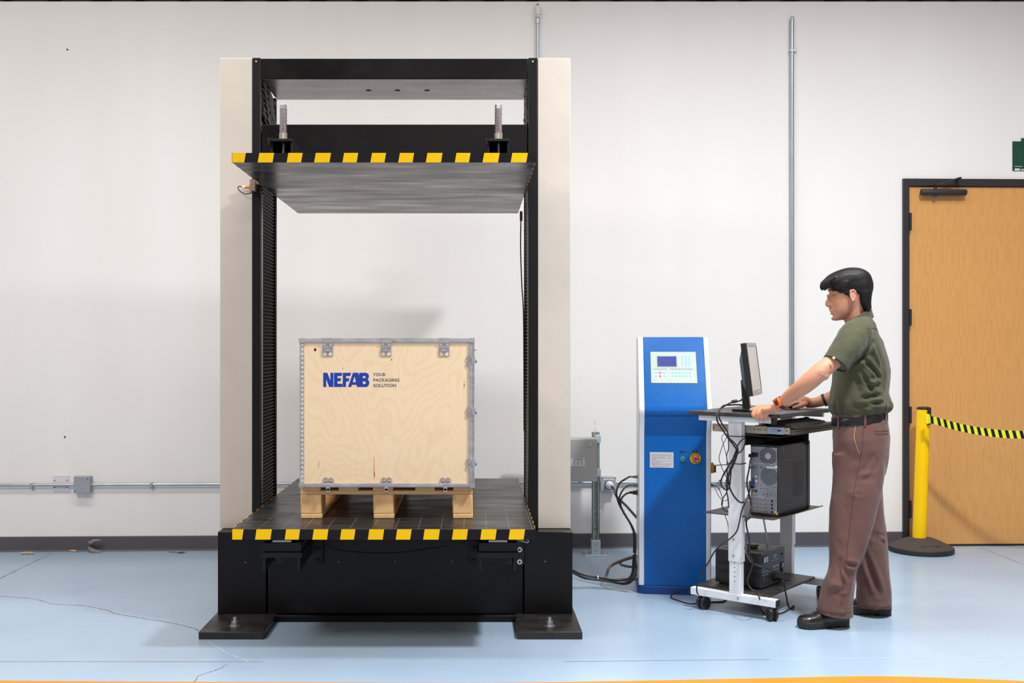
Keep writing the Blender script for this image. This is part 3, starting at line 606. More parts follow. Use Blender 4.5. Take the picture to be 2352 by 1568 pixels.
CZ0 = zb+.148; CZ1 = 1.397; CX0, CX1, CYF, CYB = -.795, .014, 4.99, 6.185
ply = wood('birch_plywood', (255, 232, 196), (232, 180, 128), 1.1, (2.0, 2.0, .95), 44, rough=.55, line=.24, width=.4)
alu = mat('galvanised_profile', (182, 182, 188), .38, metal=.4, var=.22, vscale=7, stretch=(2, 2, 6))
T = Thing('plywood_crate', 'pale birch plywood shipping crate with metal edges on the pine pallet', 'crate', org=(-.39, CYF, CZ0))
T.part('front_panel', MB().box(CX0+.006, CX1-.008, CYF+.006, CYF+.016, CZ0+.012, CZ1-.012), ply, smooth=0)
T.part('rear_panel', MB().box(CX0+.006, CX1-.008, CYB-.016, CYB-.006, CZ0+.012, CZ1-.012), ply, smooth=0)
T.part('side_panel', MB().box(CX0+.006, CX0+.016, CYF+.017, CYB-.017, CZ0+.012, CZ1-.012), ply, smooth=0)
T.part('side_panel', MB().box(CX1-.018, CX1-.008, CYF+.017, CYB-.017, CZ0+.012, CZ1-.012), ply, smooth=0)
T.part('lid', MB().box(CX0+.006, CX1-.008, CYF+.006, CYB-.006, CZ1-.0115, CZ1-.003), ply, smooth=0)
T.part('bottom_panel', MB().box(CX0+.006, CX1-.008, CYF+.006, CYB-.006, CZ0+.003, CZ0+.0115), ply, smooth=0)
def frame_rail(z0, z1, nm):
    T.part(nm, MB().box(CX0-.002, CX1, CYF-.002, CYF+.004, z0, z1).box(CX0-.002, CX1, CYF-.0035, CYF-.002, z0+.003, z1-.003).box(CX0-.002, CX0+.004, CYF+.004, CYB, z0, z1).box(CX1-.006, CX1, CYF+.004, CYB, z0, z1).box(CX0-.002, CX1, CYB-.004, CYB+.002, z0, z1)
           .box(CX0-.003, CX0+.024, CYF-.0045, CYF-.0032, z0-.001, z1+.001).box(CX1-.022, CX1+.001, CYF-.0045, CYF-.0032, z0-.001, z1+.001), alu, bevel=.001)
frame_rail(CZ1-.020, CZ1, 'top_rail'); frame_rail(CZ0, CZ0+.018, 'bottom_rail')
# perforated left strip and hollow right corner profile
st = T.part('perforated_strip', MB().box(CX0, CX0+.019, CYF+.002, CYF+.005, CZ0+.018, CZ1-.020), alu)
mb = MB(); z = CZ0+.03
for k in range(31): mb.cyl((CX0+.0125, CYF+.0012, z), (CX0+.0125, CYF+.0022, z), .0052, 14); z += (CZ1-.030-CZ0-.03)/30.0
T.part('strip_holes', mb, mat('strip_hole_ply', (240, 222, 200), .6), parent=st)
T.part('corner_profile', MB().box(CX1-.022, CX1, CYF, CYF+.005, CZ0+.018, CZ1-.020).cyl((CX1-.0215, CYF, CZ0+.018), (CX1-.0215, CYF, CZ1-.02), .003, 10).cyl((CX1-.003, CYF-.001, CZ0+.018), (CX1-.003, CYF-.001, CZ1-.02), .0028, 10), alu)
def spx(cr): return ((660+cr*.29337)-CU)/497.0
def spz(cr): return CAMZ-((750+cr*.29337)-CV)/497.0
def clip2(cx, cz, horiz, par=None):
    """two-lobed clip plate: a bar with two open rings"""
    mb = MB(); r = .0118
    for s in (-1, 1):
        c = (cx+(s*.0125 if horiz else 0), CYF+.004, cz+(0 if horiz else s*.0125))
        ring = []
        for k in range(20):
            a = 2*PI*k/20; ring.append((math.cos(a), math.sin(a)))
        vs = []
        for rr, y in ((r, 0), (r, -.003), (r*.66, -.003), (r*.66, 0)):
            vs += [(c[0]+x*rr, c[1]+y, c[2]+z*rr) for x, z in ring]
        mb.raw(vs, [(i*20+k, i*20+(k+1) % 20, ((i+1) % 4)*20+(k+1) % 20, ((i+1) % 4)*20+k) for i in range(4) for k in range(20)])
        if horiz: mb.box(cx+s*.0125-r, cx+s*.0125+r, CYF+.001, CYF+.004, cz-.022, cz-r*.7)
        else: mb.box(cx+r*.7, cx+.022, CYF+.001, CYF+.004, cz+s*.0125-r, cz+s*.0125+r)
    return mb
clipm = mat('bright_clip_steel', (186, 184, 190), .32, metal=.45, var=.15, vscale=40)
for c in (320, 776, 1237):
    cx, cz = spx(c), spz(1200)
    k = T.part('bottom_clip', clip2(cx, cz, True), clipm)
    T.part('clip_tongue', MB().box(cx-.009, cx+.009, CYF-.0065, CYF-.0045, CZ0-.012, CZ0+.014).cyl((cx, CYF-.0065, CZ0-.013), (cx, CYF-.0045, CZ0-.013), .009, 18), clipm, parent=k)
    T.part('clip_hole', MB().cyl((cx, CYF-.0072, CZ0-.012), (cx, CYF-.0064, CZ0-.012), .0035, 12), hole_dark, parent=k)
for c in (273, 675, 1077):
    cz = spz(c); k = T.part('side_clip', clip2(spx(1417), cz, False), clipm)
    T.part('clip_tongue', MB().box(CX1-.014, CX1+.004, CYF-.004, CYF-.001, cz-.009, cz+.022).cyl((CX1+.004, CYF-.003, cz), (CX1+.004, CYF, cz), .0085, 18), clipm, parent=k)
    T.part('clip_hole', MB().cyl((CX1+.005, CYF-.0036, cz), (CX1+.005, CYF-.0029, cz), .0033, 12), hole_dark, parent=k)
T.part('rivet', MB().cyl((CX1+.001, CYF+.01, spz(183)), (CX1+.006, CYF+.01, spz(183)), .003, 10), steel_dark)
for c in (315, 772, 1227):
    cx = spx(c); z1, z0 = spz(130), spz(233); w_ = .0245
    k = T.part('lid_hinge', MB().box(cx-w_, cx+w_, CYF+.002, CYF+.0055, z0, z1-.006).box(cx-w_-.001, cx+w_+.001, CYF-.0046, CYF-.0034, CZ1-.021, CZ1+.001), clipm, bevel=.0015)
    T.part('hinge_latch', MB().box(cx-.012, cx+.012, CYF-.004, CYF+.002, spz(188), spz(166)).cyl((cx-.016, CYF-.003, spz(164)), (cx+.016, CYF-.003, spz(164)), .003, 10).cyl((cx-.016, CYF-.003, spz(190)), (cx+.016, CYF-.003, spz(190)), .003, 10), clipm, parent=k)
    mb = MB()
    for dx in (-.0125, .0125):
        mb.cyl((cx+dx, CYF+.001, spz(213)), (cx+dx, CYF+.0021, spz(213)), .0085, 18).cyl((cx+dx*1.1, CYF+.001, spz(137)), (cx+dx*1.1, CYF+.0021, spz(137)), .0055, 14)
    T.part('hinge_holes', mb, mat('strip_hole_ply', (240, 222, 200), .6), parent=k)
# printed mark
L_ = {'N': [[(280,472),(280,361),(312,361),(336,425),(336,361),(359,361),(359,472),(326,472),(303,410),(303,472)]],
      'E': [[(364,361),(427,361),(425,386),(391,386),(391,403),(419,403),(416,427),(391,427),(391,447),(430,447),(430,472),(364,472)]],
      'F': [[(433,361),(498,361),(491,386),(458,386),(458,404),(486,404),(477,429),(458,429),(458,472),(433,472)]],
      'A': [[(474,472),(513,361),(552,361),(562.4,380),(562.4,472),(544,472),(541,455),(505,455),(499,472)], [(511,434),(537,434),(525,388)]],
      'B': [[(563,361),(614,361),(630,368),(638,382),(637,398),(627,412),(638,424),(641,442),(635,460),(620,472),(563,472)], [(590,386),(606,386),(612,390),(612,398),(606,403),(590,403)], [(590,428),(606,428),(614,433),(614,444),(606,449),(590,449)]]}
mb = MB()
for polys in L_.values():
    vs, fs = poly_geo([[(spx(a), spz(b)) for a, b in p] for p in polys], .0002)
    mb.raw([(v.x, CYF+.0055-v.z, v.y) for v in vs], fs)
T.part('printed_logo', mb, mat('print_blue', (0, 58, 172), .5), smooth=0)
mb = MB()
for s, r0 in (('YOUR', 386), ('PACKAGING', 429), ('SOLUTION', 472)):
    vs, fs = text_geo(s, 1.0, extrude=0, bold=.018); wmax = max(v.x for v in vs); wx_ = {'YOUR': 98, 'PACKAGING': 205, 'SOLUTION': 180}[s]*.29337/497; hy = max(v.y for v in vs)
    sx_, sz_ = wx_/wmax, 24*.29337/497/hy
    mb.raw([(spx(671)+v.x*sx_, CYF+.0052, spz(r0)+v.y*sz_) for v in vs], fs)
T.part('printed_slogan', mb, mat('print_grey', (104, 98, 106), .6), smooth=0)
# knots and splits in the front veneer
mb = MB()
for a, b, w_, h in ((216, 180, 16, 34), (1384, 455, 3, 60), (1384, 460, 7, 16), (678, 1105, 4, 190), (681, 1160, 9, 34), (244, 1080, 2.4, 70), (244, 1079, 5, 9), (427, 1082, 5, 5), (1127, 842, 4, 8), (815, 258, 10, 18), (433, 328, 5, 12), (216, 180, 26, 12)):
    n = 12; c = (spx(a), spz(b)); mb.prism([(c[0]+w_/2*.29337/497*math.cos(2*PI*k/n), c[1]+h/2*.29337/497*math.sin(2*PI*k/n)*(1-.0*k)) for k in range(n)], CYF+.0053, CYF+.0062, 'y')
T.part('veneer_knots', mb, mat('knot_stain', (188, 122, 74), .6, var=.35, vscale=60), smooth=0)

# ================================================================ electrical cabinet on its stand, socket box
EY = 6.86; zE0, zE1 = .504, .772
T = Thing('electrical_cabinet', 'pale grey metal electrical cabinet half hidden behind the press at right', 'cabinet', org=(.6, EY, zE0))
T.part('cabinet_body', MB().box(.34, .795, EY+.004, 7.02, zE0, zE1), mat('ral_grey_cabinet', (178, 176, 172), .45, var=.02), bevel=.003, smooth=0)
dr = T.part('cabinet_door', MB().box(.338, .797, EY-.016, EY+.003, zE0-.002, zE1-.004), mat('ral_grey_door', (170, 170, 168), .45, var=.02), bevel=.002, smooth=0)
def ex(u, v, Y=EY-.016): p = P(u, v, Y); return p
c = ex(1355, 1021); T.part('door_lock', MB().cyl((c.x, EY-.022, c.z), (c.x, EY-.015, c.z), .0095, 18).box(c.x-.0015, c.x+.0015, EY-.0235, EY-.022, c.z-.006, c.z+.006), steel, parent=dr)
a, b = ex(1300, 1070), ex(1343, 1052)
lab = T.part('rating_label', MB().box(a.x, b.x, EY-.0175, EY-.0158, a.z, b.z), mat('silver_label', (206, 210, 220), .4), parent=dr, smooth=0)
mb = MB()
for r in range(4):
    for q in range(3):
        xx = a.x+.045+q*.024; zz = b.z-.012-r*.0095
        mb.box(xx, xx+.016, EY-.0182, EY-.0174, zz, zz+.0012).box(xx, xx+.010, EY-.0182, EY-.0174, zz+.003, zz+.0042)
mb.box(a.x+.05, b.x-.012, EY-.0182, EY-.0174, b.z-.0065, b.z-.004)
T.part('label_print', mb, dark_ink, parent=lab, smooth=0)
T.part('gland', MB().cyl((.70, 6.95, zE0-.02), (.70, 6.95, zE0), .014, 14).cyl((.62, 6.95, zE1), (.62, 6.95, zE1+.008), .012, 14), steel)
strut_m = mat('galvanised_strut', (168, 180, 176), .4, metal=.6, var=.12)
T = Thing('strut_stand', 'galvanised slotted strut post bolted to the floor beside the grey cabinet', 'post', org=(.81, 7.05, 0))
mb = MB()
X0, X1 = .786, .833
mb.box(X0, X1, 7.065, 7.068, .01, .80).box(X0, X0+.003, 7.025, 7.065, .01, .80).box(X1-.003, X1, 7.025, 7.065, .01, .80).box(X0, X0+.012, 7.025, 7.028, .01, .80).box(X1-.012, X1, 7.025, 7.028, .01, .80)
T.part('strut', mb, strut_m, smooth=0)
mb = MB()
for k in range(16):
    z = .13+k*.048; n = 12
    mb.prism([((X0+X1)/2-.001+.0075*math.cos(2*PI*q/n), z+(.016 if math.sin(2*PI*q/n) > 0 else -.0)+.0075*math.sin(2*PI*q/n)) for q in range(n)], 7.0635, 7.0652, 'y')
T.part('strut_slots', mb, mat('slot_showing_wall', (222, 222, 216), .7), smooth=0)
T.part('post_base', MB().box(X0-.006, X1+.006, 7.018, 7.074, .008, .10).box(X0-.056, X1+.058, 6.99, 7.12, 0, .008), mat('bright_zinc', (205, 216, 224), .32, metal=.7, var=.1), bevel=.002)
for z in (.03, .075): T.part('base_bolt', MB().cyl(((X0+X1)/2, 7.008, z), ((X0+X1)/2, 7.018, z), .009, 6), steel)
for x in (X0-.035, X1+.035): T.part('anchor_bolt', MB().cyl((x, 7.04, .008), (x, 7.04, .03), .008, 6), steel)
for v in (1009, 1087):
    z = P(0, v, 6.95).z; T.part('strut_bracket', MB().box(.797, .838, 6.99, 7.02, z-.025, z+.025).cyl((.812, 6.984, z), (.812, 6.99, z), .008, 6), mat('bright_zinc', (205, 216, 224), .32, metal=.7, var=.1), bevel=.002)
T = Thing('socket_box', 'grey square power socket box on the low wall conduit left of the blue console', 'socket', org=(wallpt(1381, 1130, .07)[0], -.001, wallpt(1381, 1131, .07)[1]), frame=WALL)
x0, z1 = wallpt(1381, 1096, .07); x1, z0 = wallpt(1414.5, 1130, .07)
sb = T.part('box', MB().box(x0, x1, -.06, -.001, z0, z1).box(x0-.002, x1+.002, -.068, -.060, z0-.002, z1+.002), mat('grey_socket_box', (166, 170, 178), .45, var=.05), bevel=.003)
cx, cz = wallpt(1399.5, 1113, .08)
T.part('socket_ring', MB().cyl((cx, -.086, cz), (cx, -.068, cz), .030, 28), black_plastic, parent=sb)
T.part('plug', MB().lathe([(0, -.135), (.012, -.135), (.017, -.12), (.026, -.105), (.028, -.086), (0, -.086)], (cx, 0, cz), 24, axis='y'), mat('white_plug', (228, 232, 236), .4), parent=sb)
mb = MB().box(x0+.014, x1-.012, -.0695, -.068, z1-.018, z1-.010).box(x0+.030, x1-.028, -.0695, -.068, z0+.006, z0+.015)
T.part('box_label', mb, mat('pale_box_label', (222, 224, 230), .5), parent=sb, smooth=0)
mb = MB()
for sx_ in (x0+.006, x1-.006):
    for sz_ in (z0+.006, z1-.006): mb.cyl((sx_, -.0695, sz_), (sx_, -.068, sz_), .003, 10)
T.part('corner_screws', mb, hole_dark, parent=sb)
PLUG = WALL.M @ Vector((cx, -.132, cz))

# ================================================================ blue control console
KF = Frame((.92, 5.947, 0), math.radians(-7))
T = Thing('control_console', 'tall blue and white control console with sloping keypad face', 'console', org=(.196, .2, 0), frame=KF)
KW = .392
kwhite = mat('console_white', (232, 233, 238), .35, var=.015, coat=.2)
kblue = mat('metallic_blue_paint', (0, 96, 178), .34, var=.04, vscale=30, coat=.08, rvar=.03, spec=.25)
kdark = mat('dark_blue_plinth', (10, 66, 138), .35, var=.05)
front = [(0, .045), (0, .869), (-.052, .985), (-.060, 1.008), (-.056, 1.03), (.19, 1.412)]
def offset(pf, d): return [(y+d, z) for y, z in pf]
def prof(pf, back=.42, top=None): return pf+[(back, pf[-1][1]), (back, pf[0][1])]
for x0, x1 in ((0, .031), (.3655, KW)):
    T.part('side_trim', MB().prism(prof(offset(front, -.006)), x0, x1, 'x'), kwhite, bevel=.006, seg=3)
T.part('front_panel', MB().prism(prof(front[:2]+[(-.048, .978)], .10), .0315, .365, 'x'), kblue, bevel=.001, smooth=15)
# sloping face: split round the recessed keypad
sl0, sl1 = Vector((0, -.056, 1.034)), Vector((0, .19, 1.412)); sd = (sl1-sl0).normalized(); sn = Vector((0, -sd.z, sd.y))
SLL = (sl1-sl0).length
def onslope(x, t, d=0): p = sl0+sd*t+sn*d; return Vector((x, p.y, p.z))
hood = MB().prism([(-.048, .979), (-.060, 1.0), (-.061, 1.012), (-.056, 1.034), (.19, 1.412), (.42, 1.412), (.42, .979)], .0315, .365, 'x')
T.part('sloping_hood', hood, kblue, bevel=.003, smooth=50)
T.part('plinth', MB().prism([(.03, -.012), (KW-.03, -.012), (KW+.004, .01), (KW+.004, .43), (-.006, .43), (-.006, .01)], 0, .0445, 'z'), kdark, bevel=.004)
T.part('rear_cover', MB().box(.032, .3645, .102, .418, .046, .9785), kwhite, smooth=0)
# keypad: photo pixels 1491..1604 x 808..880 on the slope
s0, s1 = .205, .39
k0 = (CAMZ)   # eye height
def tz(v):   # slope distance of a photo row
    for i in range(400):
        t = SLL*i/400; p = KF.M @ onslope(.2, t)
        if CV-(p.z-CAMZ)*F_PX/p.y <= v: return t
    return SLL
t0, t1 = tz(880), tz(808.5)
def txx(u, t):
    for i in range(600):
        x = KW*i/600; p = KF.M @ onslope(x, t)
        if CU+p.x*F_PX/p.y >= u: return x
    return KW
xa, xb = txx(1494.5, (t0+t1)/2), txx(1599.5, (t0+t1)/2)
def slab(x0, x1, ta, tb, d0, d1):
    q = [onslope(x0, ta, d0), onslope(x1, ta, d0), onslope(x1, tb, d0), onslope(x0, tb, d0), onslope(x0, ta, d1), onslope(x1, ta, d1), onslope(x1, tb, d1), onslope(x0, tb, d1)]
    return q, [(0,3,2,1),(4,5,6,7),(0,1,5,4),(1,2,6,5),(2,3,7,6),(3,0,4,7)]
T.part('keypad_recess', MB().raw(*slab(xa-.003, xb+.004, t0-.003, t1+.004, .0002, .0008)), mat('recess_blue', (4, 60, 120), .5), smooth=0)
kp = T.part('keypad', MB().raw(*slab(xa, xb, t0, t1, .0008, .002)), mat('pale_green_keypad', (180, 196, 188), .3, var=.02, coat=.5), smooth=0)
W_, H_ = xb-xa, t1-t0
def K(a0, a1, b0, b1, d0=.002, d1=.0027): return slab(xa+W_*a0, xa+W_*a1, t1-H_*b1, t1-H_*b0, d0, d1)   # fractions from the top left
T.part('lcd_frame', MB().raw(*K(.135, .585, .13, .50)), mat('lcd_bezel', (150, 160, 168), .4), parent=kp, smooth=0)
T.part('lcd_screen', MB().raw(*K(.15, .565, .155, .475, .0026, .003)), mat('lcd_blue', (68, 76, 150), .12, var=.08, vscale=40, coat=.6), parent=kp, smooth=0)
mb = MB(); keys = []; red = []; hd = MB()
mb.raw(*K(.645, .895, .115, .50, .002, .0023)); mb.raw(*K(.06, .35, .55, .87, .002, .0023)); mb.raw(*K(.42, .92, .55, .87, .002, .0023))
for r in range(4):
    for c in range(3): keys.append(K(.665+c*.077, .665+c*.077+.058, .14+r*.088, .14+r*.088+.062, .0023, .003))
for r in range(2):
    for c in range(6): keys.append(K(.44+c*.077, .44+c*.077+.052, .64+r*.115, .64+r*.115+.07, .0023, .003))
    for c in (0, 2): keys.append(K(.08+c*.09, .08+c*.09+.06, .64+r*.115, .64+r*.115+.07, .0023, .003))
    red.append(K(.17, .225, .64+r*.115, .64+r*.115+.075, .0023, .003))
hd.raw(*K(.06, .35, .545, .585, .0023, .0028)); hd.raw(*K(.42, .92, .545, .585, .0023, .0028))
T.part('key_field', mb, mat('key_field', (190, 206, 200), .35), parent=kp, smooth=0)
for q in keys: T.part('key', MB().raw(*q), mat('pale_blue_keys', (138, 188, 210), .35), parent=kp, smooth=0)
for q in red: T.part('red_key', MB().raw(*q), mat('red_keys', (232, 110, 128), .4), parent=kp, smooth=0)
T.part('key_headers', hd, mat('grey_headers', (140, 158, 164), .4), parent=kp, smooth=0)
# lower face: plate, button, emergency stop (pixels to local at y = 0)
def kl(u, v, y=0.0):
    k = (u-CU)/F_PX; c, s_ = math.cos(KF.rot), math.sin(KF.rot)
    # world = loc + R*(x,y): X = lx + c x - s y ; Y = ly + s x + c y ; X = kY
    x = (k*(KF.loc.y+c*y)-(KF.loc.x-s_*y))/(c-k*s_)
    Yw = KF.loc.y+s_*x+c*y
    return x, CAMZ-(v-CV)*Yw/F_PX
a, b = kl(1492.5, 1073.5), kl(1547, 1038.5)
pl = T.part('rating_plate', MB().box(a[0], b[0], -.0015, 0, a[1], b[1]), mat('silver_rating_plate', (205, 200, 204), .4, var=.04), bevel=.0008, smooth=0)
mb = MB(); Wp, Hp = b[0]-a[0], b[1]-a[1]
def wr(s, fx, fz, size, w_=None):
    vs, fs = text_geo(s, size, extrude=0); m_ = max(v.x for v in vs); k = (w_*Wp/m_) if w_ else 1
    mb.raw([(a[0]+Wp*fx+v.x*k, -.0018, a[1]+Hp*(1-fz)+v.y) for v in vs], fs)
wr('Computer Control Package Compression Tester', .08, .19, .0065, .84)
wr('Model: CTM-30  Capacity', .11, .37, .0065, .56); wr('30 kN', .74, .37, .0065, .14)
wr('Serial No:', .09, .51, .006, .2); wr('Power: 220V 50Hz', .08, .67, .0065, .4)
wr('Material Control Technology Co.', .08, .83, .0065, .84); wr('CE   People\'s Republic of China', .12, .95, .0065, .65)
for fz in (.24, .40, .55, .72): mb.box(a[0]+Wp*.06, a[0]+Wp*.94, -.0018, -.0014, a[1]+Hp*(1-fz)-.0012, a[1]+Hp*(1-fz)-.0005)
T.part('plate_print', mb, dark_ink, parent=pl, smooth=0)
c = kl(1568.5, 1054)
bt = T.part('start_button', MB().lathe([(0, -.001), (.0145, -.001), (.0145, -.006), (.0118, -.009), (.0118, -.002), (0, -.002)], (c[0], 0, c[1]), 28, axis='y'), mat('chrome_bezel', (200, 205, 208), .2, metal=.9))
T.part('button_cap', MB().cyl((c[0], -.0105, c[1]), (c[0], -.002, c[1]), .0115, 26), mat('green_button', (10, 128, 104), .35), parent=bt)
e = kl(1597, 1052.5)
es = T.part('emergency_stop', MB().cyl((e[0], -.004, e[1]), (e[0], 0, e[1]), .0305, 36), mat('yellow_stop_ring', (206, 186, 10), .45))
T.part('ring_edge', MB().cyl((e[0], -.0025, e[1]), (e[0], 0, e[1]), .0325, 36), rubber, parent=es)
T.part('stop_knob', MB().lathe([(0, -.034), (.013, -.034), (.0178, -.030), (.0182, -.022), (.0165, -.018), (.011, -.014), (.011, -.004), (0, -.004)], (e[0]-.0, 0, e[1]), 32, axis='y'), mat('red_stop_knob', (186, 14, 44), .3, coat=.3), parent=es)
mb = MB()
for k in range(3):
    pts = [(e[0]+.0122*math.cos(t), -.0345, e[1]+.0122*math.sin(t)) for t in np.linspace(k*2*PI/3+.3, k*2*PI/3+1.75, 9)]
    mb.tube(pts, .0014, 6)
T.part('knob_arrows', mb, white_ink, parent=es)
mb = MB()
def arc_text(s, r, a_mid, span, size, inward=False):
    for i, ch in enumerate(s):
        ang = a_mid+span*(.5-i/(len(s)-1)) if not inward else a_mid-span*(.5-i/(len(s)-1))
        if not ch.strip(): continue
        rad = Vector((math.cos(ang), 0, math.sin(ang))); up = rad if not inward else -rad; exv = Vector((up.z, 0, -up.x))
        vs, fs = text_geo(ch, size, extrude=0, bold=.0002, align='CENTER')
        base = Vector((e[0], -.0043, e[1]))+rad*r
        mb.raw([base+exv*v.x+up*(v.y-size*.35) for v in vs], fs)
arc_text('EMERGENCY', .0248, PI/2, 2.1, .0085); arc_text('STOP', .0248, -PI/2, .75, .0085, True)
T.part('ring_lettering', mb, dark_ink, parent=es, smooth=0)
for u, v, s in ((1568, 1037, 'START'), (1596, 1036, 'STOP')):
    a2 = kl(u, v); tg = T.part('button_tag', MB().box(a2[0]-.014, a2[0]+.014, -.0012, 0, a2[1]-.0045, a2[1]+.0045), mat('black_tag', (22, 24, 34), .5), smooth=0)
    vs, fs = text_geo(s, .0062, extrude=0, align='CENTER'); T.part('tag_lettering', MB().raw([(a2[0]+p.x, -.0014, a2[1]-.0022+p.y) for p in vs], fs), mat('tag_ink', (176, 130, 128), .6), parent=tg, smooth=0)
# right flank: rotary switch and connector ; left flank: connectors, glands
zs = CAMZ-(1074-CV)*5.95/F_PX
sw = T.part('rotary_switch', MB().cyl((KW, .05, zs), (KW+.018, .05, zs), .030, 28), mat('yellow_switch', (232, 196, 30), .4), bevel=.003)
T.part('switch_handle', MB().box(KW+.018, KW+.030, .030, .070, zs-.024, zs+.016), mat('red_handle', (160, 10, 34), .35), parent=sw, bevel=.003)
zc2 = CAMZ-(1114.5-CV)*5.95/F_PX
T.part('side_connector', MB().cyl((KW, .06, zc2), (KW+.012, .06, zc2), .009, 14).cyl((KW+.012, .06, zc2), (KW+.022, .06, zc2), .006, 14), steel_dark)
KCON = {}
for nm, v, col_, r in (('a', 1097, steel_dark, .0075), ('b', 1116.5, steel_dark, .0075), ('c', 1133.5, black_plastic, .012)):
    z = CAMZ-(v-CV)*6.0/F_PX
    T.part('left_connector', MB().cyl((-.002, .10, z), (-.006, .10, z), r*1.5, 16).cyl((-.006, .10, z), (-.028, .10, z), r, 14).cyl((-.028, .10, z), (-.044, .10, z), r*.6, 12), col_)
    KCON[nm] = KF.M @ Vector((-.044, .10, z))
for v in (1221, 1270, 1330, 1160):
    z = CAMZ-(v-CV)*6.0/F_PX; T.part('cable_hook', MB().box(-.010, 0, .09, .10, z-.004, z+.004), white_metal, smooth=0)

# console cables
def cable(name, pts, r, m, label, cat='cable', group=None, k=6, n=10):
    p = smoothpath(pts, k); return solo(name, MB().tube(p, r, n), m, label, cat, org=pts[0], group=group, smooth=60)
G1 = 'black cables plugged into the left flank of the blue console'
Yc = 5.98
cable('console_cable', [KCON['a'], P(1440, 1097.5, Yc), P(1423, 1110, Yc), P(1416, 1130, Yc), P(1421, 1155, Yc), P(1436, 1183, Yc-.02), P(1452, 1210, Yc-.03), P(1458, 1235, Yc-.03), P(1457.5, 1290, Yc-.03), P(1452, 1325, Yc-.03), P(1430, 1339, Yc), P(1385, 1331, 6.05), P(1340, 1325, 6.05), P(1316, 1311, 6.0), P(1296, 1302, 6.0)], .0052, cable_black, 'topmost black cable leaving the left side of the blue console', group=G1)
cable('console_cable', [KCON['b'], P(1436, 1119, Yc), P(1425, 1135, Yc), P(1422, 1155, Yc+.012), P(1433, 1178, Yc), P(1450, 1208, Yc-.015), P(1456, 1235, Yc-.015), P(1454, 1290, Yc-.015), P(1449, 1322, Yc-.01), P(1425, 1333, Yc+.02), P(1375, 1326, 6.07), P(1340, 1320, 6.07), P(1316, 1309, 6.02), P(1296, 1299, 6.02)], .0045, cable_black, 'middle black cable leaving the left side of the blue console', group=G1)
cable('console_cable', [KCON['c'], P(1436, 1135, Yc), P(1427, 1146, Yc-.012), P(1426, 1162, Yc-.012), P(1438, 1185, Yc-.03), P(1453, 1211, Yc-.045), P(1459.5, 1235, Yc-.045), P(1459, 1280, Yc-.045), P(1462, 1303, Yc-.045), P(1455, 1330, Yc-.045), P(1435, 1341, Yc-.01), P(1395, 1334, 6.03), P(1345, 1328, 6.03), P(1316, 1315, 5.98), P(1296, 1305, 5.98)], .0055, cable_black, 'lowest black cable, from the fat black plug on the blue console', group=G1)
greyc = mat('grey_rubber_hose', (104, 98, 94), .6, var=.15)
cable('power_cable', [PLUG, PLUG+Vector((.02, -.03, -.02)), P(1415, 1138, 6.75), P(1440, 1163, 6.55), P(1462, 1188, 6.38), P(1486, 1215, 6.42)], .0075, mat('dark_green_cable', (48, 58, 56), .5), 'dark power cable sloping from the wall socket to behind the blue console')
cable('floor_hose', [P(1484, 1268, 6.5), P(1462, 1276, 6.35), P(1430, 1286, 6.25), P(1402, 1300, 6.16), P(1394, 1317, 6.13), P(1391, 1328, 6.1), P(1402, 1332, 6.06), P(1430, 1331, 6.03), P(1466, 1329, 6.02)], .0085, greyc, 'thick grey hose looping on the floor left of the blue console', 'hose', group='grey hoses on the floor')
cable('floor_hose', [P(1484, 1272, 6.55), P(1450, 1281, 6.33), P(1428, 1288, 6.26), P(1425, 1295, 6.22), P(1440, 1300, 6.2), P(1475, 1304, 6.2)], .0075, greyc, 'shorter grey hose behind the loop beside the blue console', 'hose', group='grey hoses on the floor')
tie = mat('white_cable_tie', (220, 220, 224), .5)
for (u, v, Y, lb, ax) in ((1434, 1177, Yc-.01, 'white tie around the cable bundle high beside the blue console', (1, 0, -.9)), (1458, 1220, Yc-.03, 'white tie holding cables to the console below the plugs', (0, 0, 1)), (1458, 1271, Yc-.03, 'white tie holding cables near the foot of the console', (0, 0, 1)), (1373, 1327, 6.06, 'white tie around the cables on the floor beside the press', (1, 0, 0))):
    c = P(u, v, Y); d = Vector(ax).normalized()*.003
    solo('cable_tie', MB().cyl(c-d, c+d, .0145, 16), tie, lb, 'cable tie', org=c, group='white cable ties')

# ================================================================ rolling computer cart
CF = Frame((1.344, 5.475, 0), math.radians(-40))
def cw(x, y, z): return CF.M @ Vector((x, y, z))
T = Thing('computer_cart', 'white steel rolling cart with black shelves under the monitor', 'cart', org=(0, .3, 0), frame=CF)
DT, DTH = 1.027, .020
dx0, dx1, dy0, dy1 = -.235, .25, -.07, .63
blam = mat('black_laminate', (58, 55, 56), .42, var=.08, rvar=.05)
edge_b = mat('black_edge_band', (36, 34, 36), .5)
shelf_m = mat('taupe_black_shelf', (74, 68, 66), .45, var=.08)
T.part('desktop', MB().box(dx0, dx1, dy0, dy1, DT-DTH, DT), blam, bevel=.003)
T.part('desk_beam', MB().box(-.19, .205, -.045, -.008, DT-DTH-.027, DT-DTH-.0005), white_metal, bevel=.002)
T.part('beam_end_cap', MB().box(.2055, .222, -.045, -.008, DT-DTH-.030, DT-DTH-.0005), black_plastic, bevel=.002)
T.part('desk_beam', MB().box(-.19, .205, .60, .625, DT-DTH-.027, DT-DTH-.0005), white_metal, bevel=.002)
PY = (0.0, .62)
